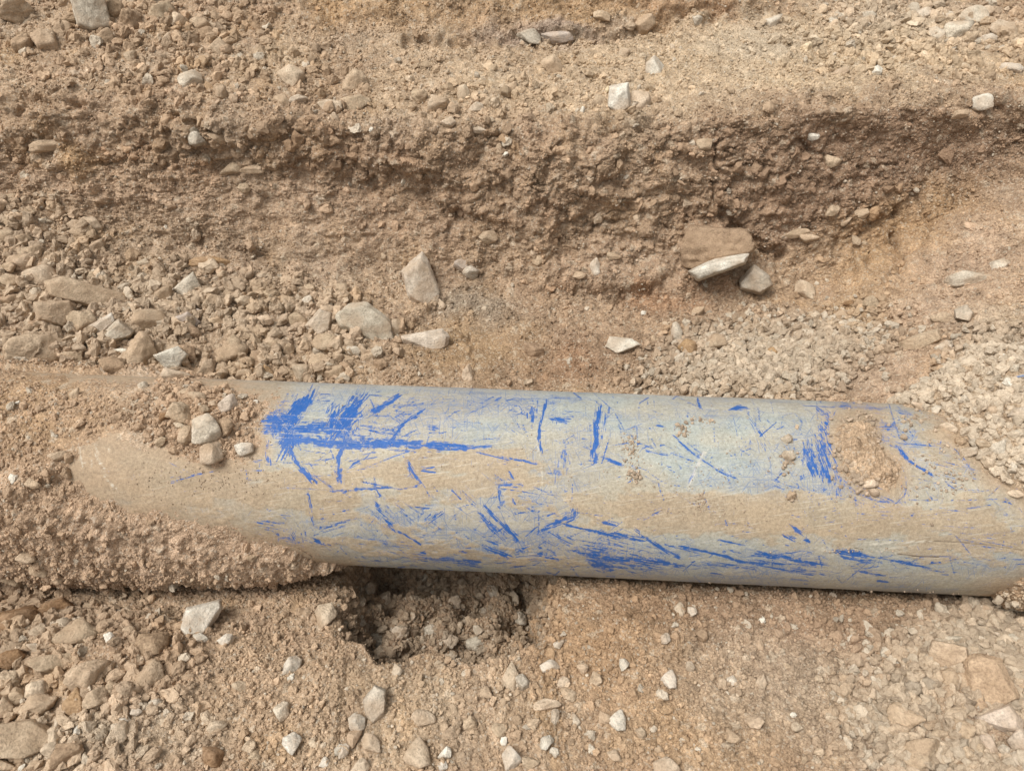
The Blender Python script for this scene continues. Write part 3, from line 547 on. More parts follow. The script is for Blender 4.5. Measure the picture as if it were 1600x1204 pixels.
def pipe_material():
    m, t, b = new_mat('pipe_skin')
    A = lambda n_: N(t, 'ShaderNodeAttribute', attribute_name=n_).outputs['Fac']
    a_s, a_p, a_d, a_a, a_v, a_w, a_u = A('scrape'), A('pale'), A('crack'), A('angle'), A('arc'), A('wash'), A('dust')
    bare = math_n(t, 'SUBTRACT', 1.0, a_u, clamp=True)
    a_f = N(t, 'ShaderNodeAttribute', attribute_name='film').outputs['Color']
    tc = N(t, 'ShaderNodeTexCoord').outputs['Object']
    sx = N(t, 'ShaderNodeSeparateXYZ'); t.links.new(tc, sx.inputs[0]); u = sx.outputs[0]
    def rotated(ang, k_al, k_ac, off=0.0):                     # noise stretched along a direction on the pipe skin
        if isinstance(ang, float): ca, sa = math.cos(ang), math.sin(ang)
        else: ca, sa = math_n(t, 'COSINE', ang), math_n(t, 'SINE', ang)
        al = math_n(t, 'ADD', math_n(t, 'MULTIPLY', u, ca), math_n(t, 'MULTIPLY', a_v, sa))
        ac = math_n(t, 'SUBTRACT', math_n(t, 'MULTIPLY', a_v, ca), math_n(t, 'MULTIPLY', u, sa))
        cb = N(t, 'ShaderNodeCombineXYZ'); cb.inputs[2].default_value = off
        t.links.new(math_n(t, 'MULTIPLY', al, k_al), cb.inputs[0]); t.links.new(math_n(t, 'MULTIPLY', ac, k_ac), cb.inputs[1])
        return cb.outputs[0]
    fi = noise(t, tc, 420, 3, .7); lo = noise(t, tc, 55, 4, .6); mid = noise(t, tc, 170, 4, .65)
    st_n = noise(t, rotated(a_a, 20, 560, .3), 1.0, 3, .6)
    nz = math_n(t, 'ADD', math_n(t, 'MULTIPLY', st_n, .62), math_n(t, 'MULTIPLY', mid, .38))
    v = math_n(t, 'ADD', a_s, math_n(t, 'MULTIPLY', math_n(t, 'SUBTRACT', nz, .5), 3.4))
    blue = ramp(t, v, .44, .74)
    hair = None
    for ang, off in ((-.62, 1.0), (.95, 2.0), (0.03, 3.0), (1.57, 4.0), (-1.15, 5.0), (.45, 6.0)):
        n_ = noise(t, rotated(float(ang), 16, 380, off), 1.0, 2, .5)
        hair = n_ if hair is None else math_n(t, 'MAXIMUM', hair, n_)
    hv = math_n(t, 'ADD', hair, math_n(t, 'MULTIPLY', math_n(t, 'SUBTRACT', a_w, .5), .34))
    hv = math_n(t, 'ADD', hv, math_n(t, 'MULTIPLY', math_n(t, 'SUBTRACT', mid, .5), .25))
    hline = ramp(t, hv, .575, .68)
    film = mix_c(t, 1.0, a_f, mix_c(t, rng_map(t, fi, .3, .7, 0, 1), (.82, .81, .80), (1.15, 1.16, 1.17)), 'MULTIPLY')
    film = mix_c(t, 1.0, film, mix_c(t, rng_map(t, mid, .3, .7, 0, 1), (.74, .74, .74), (1.20, 1.20, 1.20)), 'MULTIPLY')
    film = mix_c(t, math_n(t, 'MULTIPLY', math_n(t, 'MULTIPLY', ramp(t, noise(t, rotated(.2, 14, 300, 9.0), 1.0, 3, .6), .56, .68), bare), .40), film, (.62, .575, .48))
    speck = ramp(t, math_n(t, 'ADD', fi, math_n(t, 'MULTIPLY', math_n(t, 'SUBTRACT', a_w, .5), .30)), .585, .67)
    film = mix_c(t, math_n(t, 'MULTIPLY', speck, .5), film, (.17, .165, .16))
    film = mix_c(t, math_n(t, 'MULTIPLY', ramp(t, a_w, .1, .7), .30), film, (.27, .315, .37))
    film = mix_c(t, math_n(t, 'MULTIPLY', hline, .66), film, mix_c(t, lo, (.13, .165, .24), (.13, .21, .40)))
    bl = mix_c(t, lo, (.003, .068, .27), (.010, .112, .41))
    c = mix_c(t, math_n(t, 'MULTIPLY', blue, rng_map(t, mid, .3, .7, 1.0, .86)), film, bl)
    c = mix_c(t, math_n(t, 'MULTIPLY', ramp(t, math_n(t, 'ADD', a_p, math_n(t, 'MULTIPLY', math_n(t, 'SUBTRACT', nz, .5), 2.2)), .36, .75), .8), c, (.56, .52, .43))
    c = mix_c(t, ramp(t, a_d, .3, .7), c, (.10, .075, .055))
    t.links.new(c, b.inputs['Base Color'])
    t.links.new(rng_map(t, blue, 0, 1, .66, .46), b.inputs['Roughness']); b.inputs['Specular IOR Level'].default_value = .2
    h = math_n(t, 'SUBTRACT', math_n(t, 'ADD', math_n(t, 'MULTIPLY', fi, .6), lo), math_n(t, 'ADD', math_n(t, 'MULTIPLY', blue, .4), math_n(t, 'MULTIPLY', hline, .3)))
    bump(t, b, h, .30, .0018)
    return m
PIPE_M = pipe_material()
pipe = grid_mesh('water_pipe', PPi, PIPE_M, {'film': np.clip(FILM, .03, .7)}, {'scrape': np.clip(SCR, 0, 1.2), 'pale': PAL, 'crack': DRK, 'angle': ANG, 'arc': arc, 'wash': wash, 'dust': dusty})
tag(pipe, 'blue plastic pipe with scraped, mud-filmed skin lying along the trench', 'pipe')

# ------------------------------------------------------------------ soil lying on the pipe (thickness over the pipe skin)
def crust(name, x0, x1, nx, th0, th1, nth, thick, colour, label, cat, seed, fine=1.0, thin=-.0035):
    th = np.linspace(R(th0), R(th1), nth); x = np.linspace(x0, x1, nx)
    T2, X2 = np.meshgrid(th, x, indexing='ij')
    S0 = pipe_pt(X2, T2, np.full(X2.shape, PIPE_R)); a, b, _ = project(S0)
    u = X2.astype(np.float32); v = (T2 * PIPE_R).astype(np.float32)
    T = thick(a, b, X2, T2, u, v)
    e3, j3 = domes(u, v, .036, seed, .7); e1, j1 = domes(u, v, .016, seed + 40, .8); e0, j0 = domes(u, v, .008, seed + 80, .85)
    on = np.clip(T / .012, 0, 1)
    rough_ = on * fine * (.038 * .30 * e3 + .017 * .5 * e1) + np.clip(T / .004, .15, 1) * .0085 * .5 * e0
    T = T + rough_ + .005 * fbm(u * 40, v * 40, 3, seed + 3) * np.clip(T / .006, .0, 1) + .0012 * perlin(u * 160, v * 160, seed + 9)
    T = np.where(T < -.0, np.maximum(T, thin), T)
    Pn = pipe_pt(X2, T2, PIPE_R + T)
    Cc = colour(a, b, u, v)
    Cc = Cc * (1 + .22 * (j3 - .5) * (e3 > .05) + .30 * (j1 - .5) * (e1 > .05) + .25 * (j0 - .5) * (e0 > .05))[..., None]
    Cc = mixv(Cc, PALE, ((j1 > .92) & (e1 > .1)) * .5)
    dead = T < -.0015
    kp = ~(dead[:-1, :-1] & dead[1:, :-1] & dead[:-1, 1:] & dead[1:, 1:])
    o = grid_mesh(name, Pn, SOIL, {'soil': np.clip(Cc, .03, .62).astype(np.float32)}, keep=kp)
    tag(o, label, cat, kind='stuff')
    return Pn, T
def thick_left(a, b, X2, T2, u, v):
    wa = a + (26 + 26 * (1 - sstep(150, 320, a))) * fbm(u * 13, v * 13, 4, 801, .62); wb = b + 26 * fbm(u * 13, v * 13, 4, 803, .62)
    su = poly_sd(wa, wb, UPPER); sl = poly_sd(wa, wb, LOWER)
    back = T2 > R(133)
    tu = np.where(su > 0, .0002 + .022 * np.clip(su / (62 + 110 * (1 - sstep(140, 320, a))), 0, 1) ** 1.3, np.maximum(-.0002 + su * .00006, -.004))
    tl = np.where(sl > 0, .0002 + .039 * np.clip(sl / 75, 0, 1) ** 1.3, np.maximum(-.0002 + sl * .00006, -.004))
    t = np.maximum(tu, tl)
    deep = 1 - sstep(-160, 60, a)
    t = np.where((su > 0) | (sl > 0), t + .014 * deep, t)
    # below the pipe's flank the mound bulges, then curls in to its undercut lip
    bulge = sstep(R(4), R(-26), T2) * np.clip((555 - a) / 90, 0, 1)
    t = t + np.where(sl > 0, .026 * bulge, 0)
    lip = R(-39) - R(4.5) * np.interp(a, [0, 60, 200, 350, 450, 540], [-3.2, -2.6, -1.2, 0, .3, 1.0]) + R(3.5) * fbm(u * 7, v * 0 + 2, 3, 807)
    t = t - .16 * sstep(0, R(16), lip - T2)
    t = np.where(back, .02 * (1 - sstep(-.9, -.6, X2)) - .004, t)
    return t
def col_left(a, b, u, v):
    n1 = fbm(u * 6, v * 6, 4, 820); n2 = fbm(u * 14, v * 14, 4, 821)
    C = np.ones(a.shape + (3,)) * np.array([.438, .310, .207])
    C = mixv(C, OCHRE, np.clip(blob(a, b, 60, 640, 110, 60, 0, .6) * (.6 + n1), 0, .8)); C = mixv(C, BROWN, sstep(.05, .4, n1) * .4)
    C = mixv(C, PALE, blob(a, b, 225, 650, 40, 60, 0, .6) * (.35 + .5 * n2).clip(0, 1)); C = mixv(C, BROWN, blob(a, b, 255, 650, 20, 40, 10, .5) * .5); C = mixv(C, PINK, blob(a, b, 280, 860, 260, 50, 8, .4) * .6)
    return C
PL, TL = crust('soil_mound', -1.75, -.16, 520, -70, 170, 280, thick_left, col_left, 'tan soil mound burying the left end of the pipe', 'soil', 900)
def thick_patch(a, b, X2, T2, u, v):
    s_ = poly_sd(a + 16 * fbm(u * 26, v * 26, 4, 851, .6), b + 16 * fbm(u * 26, v * 26, 4, 852, .6), PATCH)
    return np.where(s_ > 0, .0002 + .009 * np.clip(s_ / 20, 0, 1), np.maximum(-.0002 + s_ * .00008, -.004))
crust('soil_patch', .58, .95, 170, 20, 95, 120, thick_patch, lambda a, b, u, v: np.ones(a.shape + (3,)) * np.array([.43, .31, .205]), 'patch of dry crumbly soil stuck on the right part of the pipe', 'soil', 1100, .8)
def thick_right(a, b, X2, T2, u, v):
    wa = a + 22 * fbm(u * 14, v * 14, 4, 861, .62); wb = b + 18 * fbm(u * 14, v * 14, 4, 862, .62)
    s_ = poly_sd(wa, wb, RIGHT); s2 = poly_sd(wa, wb, RLOW)
    t = np.where(s_ > 0, .0003 + .05 * np.clip(s_ / 130, 0, 1), np.maximum(-.0002 + s_ * .00006, -.004))
    t2 = np.where(s2 > 0, .001 + .04 * np.clip(s2 / 60, 0, 1), np.maximum(-.0002 + s2 * .0001, -.004))
    back = T2 > R(120)
    t = np.where(back, .05 * sstep(.75, 1.0, X2) - .01 + .10 * sstep(R(120), R(150), T2) * sstep(.85, 1.1, X2), np.maximum(t, t2))
    return t
def col_right(a, b, u, v):
    C = np.ones(a.shape + (3,)) * np.array([.42, .315, .215])
    return mixv(C, np.array([.30, .19, .11]), blob(a, b, 1570, 930, 80, 40, -20, .5) * .6)
PRr, TRr = crust('soil_bank', .62, 1.75, 420, -62, 165, 280, thick_right, col_right, 'pale gravelly bank sliding over the right end of the pipe', 'soil', 1300)

# lookup surfaces for things resting on the pipe
def sub_bvh(Pm, s_):
    q = Pm[::s_, ::s_]; g = np.arange(q.shape[0] * q.shape[1]).reshape(q.shape[:2])
    f_ = np.stack([g[:-1, :-1], g[:-1, 1:], g[1:, 1:], g[1:, :-1]], -1).reshape(-1, 4)
    return BVHTree.FromPolygons(q.reshape(-1, 3).tolist(), f_.tolist())
BVS = [BV, sub_bvh(PPi[:330, 4:-4], 5), sub_bvh(PL, 3), sub_bvh(PRr, 3)]
def hit(px, py):
    d = Vector(ray(px, py)); best = None
    for bv in BVS:
        r = bv.ray_cast(Vector(CAM), d)
        if r[0] is not None and (best is None or r[3] < best[2]): best = (r[0], r[1], r[3])
    return best

# ------------------------------------------------------------------ single stones
rs = np.random.default_rng(11)
import bmesh
def ico(sub):
    bm = bmesh.new(); bmesh.ops.create_icosphere(bm, subdivisions=sub, radius=1)
    v = np.array([q.co[:] for q in bm.verts]); f_ = [[q.index for q in fc.verts] for fc in bm.faces]; bm.free()
    return v / np.linalg.norm(v, axis=1, keepdims=True), f_
ICO = {4: ico(4), 5: ico(5)}
def n3(v, k, seed):
    return (perlin(v[:, 0] * k + 3.1, v[:, 1] * k + v[:, 2] * k * .7, seed) + perlin(v[:, 1] * k - 5.7, v[:, 2] * k + v[:, 0] * k * .6, seed + 1)) * .7
def plane_rock(dirs, planes, soft, n_lo, n_hi, seed):
    """radius of a convex body cut by planes (n, c), edges softened, surface roughened"""
    nn = np.array([p[0] for p in planes]); cc = np.array([p[1] for p in planes])
    dn = dirs @ nn.T
    r = np.where(dn > .02, cc[None] / np.maximum(dn, .02), 50.0)
    k = 1.0 / soft
    rr_ = -np.log(np.exp(-k * np.minimum(r, 6)).sum(1)) / k
    rr_ = rr_ * (1 + n_lo * n3(dirs, 1.6, seed) + n_hi * n3(dirs, 4.5, seed + 7) + n_hi * .5 * n3(dirs, 10, seed + 13))
    return dirs * rr_[:, None]
def rock_mesh(name, V, F, smooth=True):
    me = bpy.data.meshes.new(name); me.from_pydata(V.tolist(), [], F); me.update()
    me.polygons.foreach_set('use_smooth', np.full(len(F), smooth)); me.materials.append(STONE)
    return me
def random_dirs(n, r_):
    d = r_.normal(size=(n, 3)); return d / np.linalg.norm(d, axis=1, keepdims=True)
SHAPES = {'a': [], 'r': [], 's': [], 'c': []}
for typ, cnt, npl, soft, lo, hi in (('a', 16, 11, .035, .06, .04), ('r', 12, 13, .07, .08, .03), ('s', 8, 10, .05, .05, .025), ('c', 12, 12, .07, .14, .11)):
    for i in range(cnt):
        dirs, F = ICO[4]
        pl = [(d, rs.uniform(.62, 1.0)) for d in random_dirs(npl, rs)] + [(d, 1.05) for d in random_dirs(12, rs)]
        v = plane_rock(dirs, pl, soft, lo, hi, 2000 + 31 * i + ord(typ))
        mn, mx = v.min(0), v.max(0); v = (v - (mn + mx) / 2) / ((mx - mn) / 2)
        SHAPES[typ].append(rock_mesh({'a': 'angular_stone', 'r': 'round_stone', 's': 'flat_stone', 'c': 'soil_clod'}[typ], v, F))
SC_COL = {'W': (.66, .61, .515), 'P': (.56, .49, .39), 'C': (.540, .435, .320), 'T': (.470, .362, .252), 'B': (.27, .165, .090), 'O': (.38, .25, .135), 'G': (.49, .43, .345), 'D': (.37, .265, .175), 'L': (.50, .435, .375), 'R': (.40, .290, .192), 'K': (.56, .465, .37)}
CW = {'W': 'white', 'P': 'pale', 'C': 'cream', 'T': 'tan', 'B': 'brown', 'O': 'ochre', 'G': 'grey', 'D': 'dull brown', 'L': 'lilac grey', 'R': 'reddish', 'K': 'pinkish'}
RIGHT_V = Vector((1, 0, 0))
def frame(px, py, roll):
    z = -Vector(ray(px, py)); x = RIGHT_V - z * RIGHT_V.dot(z); x.normalize(); y = z.cross(x)
    c, s_ = math.cos(R(roll)), math.sin(R(roll))
    return x * c + y * s_, -x * s_ + y * c, z
BIG = [   # traced outlines on crops: crop origin, points, colour, thickness, label, landmark phrase
 ((1060, 800), [(1360, 690), (1420, 672), (1500, 700), (1540, 840), (1400, 920), (1345, 860)], 'R', .38, 'large tan brown angular stone near the lower right corner', 'large tan brown stone'),
 ((1060, 800), [(1390, 945), (1530, 895), (1565, 960), (1555, 1010), (1480, 1000), (1400, 965)], 'K', .6, 'pinkish white stone lying just below the large tan brown stone', 'pinkish white stone'),
 ((530, 380), [(5, 340), (60, 290), (130, 285), (225, 360), (240, 485), (180, 470), (15, 385)], 'P', .35, 'big flat grey tan slab of stone just above the blue-scraped pipe', 'big flat grey tan slab'),
 ((530, 380), [(300, 430), (470, 400), (497, 430), (490, 470), (425, 505), (310, 460)], 'P', .45, 'flat tan stone with rounded right end lying beside the big flat slab', 'flat tan stone'),
 ((530, 380), [(300, 130), (385, 55), (410, 90), (455, 215), (445, 265), (385, 290), (330, 260)], 'P', .7, 'tall ochre and grey wedge of stone leaning at the wall foot', 'tall ochre wedge'),
 ((1060, 380), [(30, 20), (70, -70), (290, -50), (325, 20), (300, 60), (110, 125), (50, 100)], 'T', .6, 'soil-caked brown block jutting from the wall above the white edge', 'soil-caked block'),
 ((1060, 380), [(50, 110), (110, 165), (290, 95), (312, 30), (290, 15), (200, 60), (110, 100)], 'W', .9, 'white broken rock edge jutting from the foot of the trench wall', 'white broken rock edge'),
 ((1060, 380), [(290, 170), (350, 105), (410, 150), (425, 190), (380, 230), (300, 215)], 'G', .8, 'grey faceted stone under the jutting block on the wall foot', 'grey faceted stone'),
 ((0, 380), [(810, 215), (895, 140), (940, 240), (885, 295)], 'P', .6, 'diamond-shaped tan stone standing in the left rubble', 'diamond-shaped tan stone'),
 ((0, 380), [(425, 380), (510, 325), (520, 365), (450, 430)], 'W', .6, 'pale white stone leaning left of the cream wedge in the rubble', 'pale white rubble stone'),
 ((0, 380), [(455, 445), (545, 355), (605, 410), (580, 440), (470, 465)], 'P', .6, 'cream wedge-shaped stone in the middle of the left rubble', 'cream wedge stone'),
 ((0, 380), [(725, 520), (820, 480), (860, 520), (820, 585), (770, 575)], 'W', .7, 'whitish stone resting just above the buried pipe end', 'whitish stone above the pipe'),
 ((0, 380), [(180, 280), (310, 270), (325, 330), (280, 390), (190, 360)], 'T', .7, 'squarish tan block in the rubble left of the pale white stone', 'squarish tan block'),
 ((0, 380), [(265, 190), (330, 165), (560, 240), (595, 290), (545, 345), (400, 290), (280, 260)], 'T', .4, 'long flat tan slab half buried across the left rubble', 'long flat tan slab'),
 ((0, 380), [(1420, 380), (1480, 310), (1530, 330), (1520, 400), (1470, 435)], 'P', .7, 'tan angular stone just left of the big flat grey tan slab', 'tan angular stone'),
 ((0, 800), [(850, 530), (870, 450), (1000, 415), (1010, 450), (960, 555), (880, 570)], 'W', .7, 'white jagged stone on the near ground below the soil mound', 'white jagged stone'),
 ((0, 800), [(-40, 1000), (130, 970), (220, 1020), (215, 1080), (130, 1120), (-40, 1115)], 'T', .6, 'big tan boulder in the lower left corner', 'lower left boulder'),
 ((0, 800), [(150, 490), (210, 420), (270, 400), (320, 440), (300, 490), (210, 535)], 'B', .8, 'dark brown oval stone at the left below the soil mound', 'dark brown oval stone'),
 ((530, 800), [(115, 870), (160, 812), (205, 830), (205, 930), (165, 965), (130, 930)], 'G', .7, 'tall grey white stone lying below the hole', 'tall grey white stone'),
 ((1060, 800), [(1165, 680), (1200, 600), (1320, 630), (1320, 690), (1200, 725)], 'T', .8, 'lumpy grey tan stone left of the large tan brown stone', 'lumpy grey tan stone'),
 ((0, 0), [(355, -30), (480, -30), (490, 130), (420, 145), (360, 110)], 'P', .8, 'upright block with a white face at the top left', 'white-faced block'),
 ((530, 0), [(1255, 410), (1330, 395), (1350, 500), (1300, 530), (1250, 500)], 'W', .8, 'whitish block sitting on the brow of the trench wall', 'whitish block on the brow'),
 ((0, 380), [(815, 345), (870, 320), (920, 365), (900, 395), (830, 380)], 'L', .6, 'lilac grey stone right below the diamond-shaped tan stone', 'lilac grey stone'),
 ((530, 380), [(1240, 480), (1260, 435), (1350, 445), (1390, 470), (1340, 490), (1290, 510)], 'W', .6, 'white and tan stone lying on the brown floor behind the pipe', 'white and tan floor stone'),
 ((1060, 380), [(1285, 310), (1330, 285), (1360, 330), (1350, 360), (1290, 345)], 'G', .8, 'grey pointed stone on the right ramp', 'grey pointed stone on the ramp'),
 ((1060, 380), [(1040, 460), (1090, 430), (1180, 400), (1200, 450), (1110, 500), (1050, 500)], 'T', .6, 'tan boulder half sunk in the right ramp', 'tan ramp boulder'),
]
def add_stone(me, px, py, wpx, hpx, thick, roll, colour, name, sink=.2):
    h_ = hit(px, py)
    if h_ is None: return None
    d = Vector(ray(px, py)); dep = h_[2] * float(np.dot(np.array(d), FW)); k = dep / FPX
    ax, ay, az = frame(px, py, roll)
    W_, H_ = wpx * k / 2, hpx * k / 2; D_ = thick * min(W_, H_) if thick > 0 else min(W_, H_)
    loc = h_[0] - d * (D_ * sink)
    o = bpy.data.objects.new(name, me); COL.objects.link(o)
    M = Matrix(((ax.x * W_, ay.x * H_, az.x * D_, loc.x), (ax.y * W_, ay.y * H_, az.y * D_, loc.y), (ax.z * W_, ay.z * H_, az.z * D_, loc.z), (0, 0, 0, 1)))
    o.matrix_world = M
    c = np.array(SC_COL[colour]) * rs.uniform(.90, 1.08) * (1 + rs.normal(size=3) * .005)
    o.color = (*np.clip(c, .02, .72), 1)
    return o
LAND = []                                  # (px, py, phrase)
for i, ((ox, oy), pts, colr, th_, lab, short) in enumerate(BIG):
    sc_ = 540 / 1600
    pp = np.array([(ox + a * sc_, oy + b * sc_) for a, b in pts]); mn, mx = pp.min(0), pp.max(0); ctr = (mn + mx) / 2; half = (mx - mn) / 2
    q = (pp - ctr) / half; q[:, 1] *= -1
    pl = []
    for (x0, y0), (x1, y1) in zip(q, np.roll(q, -1, 0)):
        n = np.array([y1 - y0, -(x1 - x0)]); n /= np.linalg.norm(n) + 1e-9; c = n @ np.array([x0, y0])
        if c < 0: n, c = -n, -c
        for tz in (rs.uniform(.05, .4), -rs.uniform(.25, .7)):
            nn = np.array([n[0], n[1], tz]); L = np.linalg.norm(nn); pl.append((nn / L, max(c, .25) / L))
    for j in range(3):
        nn = np.array([rs.normal() * .22, rs.normal() * .22, 1]); nn /= np.linalg.norm(nn); pl.append((nn, rs.uniform(.62, .9)))
    pl += [(np.array([0, 0, -1.0]), .9)]
    dirs, F = ICO[5]
    v = plane_rock(dirs, pl, .016, .03, .075 if short.startswith('soil-caked') else .03, 4000 + 17 * i)
    me = rock_mesh('traced_stone', v, F)
    o = add_stone(me, ctr[0], ctr[1], half[0] * 2.3, half[1] * 2.3, th_ * 1.5, 0, colr, 'stone', .1 if short.startswith('soil-caked') else .3 if i == 0 else .6)
    if o and short.startswith('soil-caked'): o.color = (.345, .245, .162, 1)
    if o: tag(o, lab, 'stone', 'large single stones in the trench')
    LAND.append((ctr[0], ctr[1], 'the ' + short))
LAND += [(700, 960, 'the hole under the pipe'), (1355, 705, 'the soil patch on the pipe'), (300, 760, 'the bare muddy strip of buried pipe'), (500, 650, 'the widest blue scrape'), (935, 680, 'the upright blue scrape bar'),
         (1420, 390, 'the ochre streak on the wall'), (575, 280, 'the slanting crack in the wall'), (1118, 270, 'the upright crack in the wall'), (1510, 45, 'the white pebble cluster up top'), (1240, 835, 'the blue paw-like scrape'), (1180, 570, 'the grey gravel behind the pipe'),
         (1450, 210, 'the dark overhang of the wall'), (60, 285, 'the pale dusty shelf')]

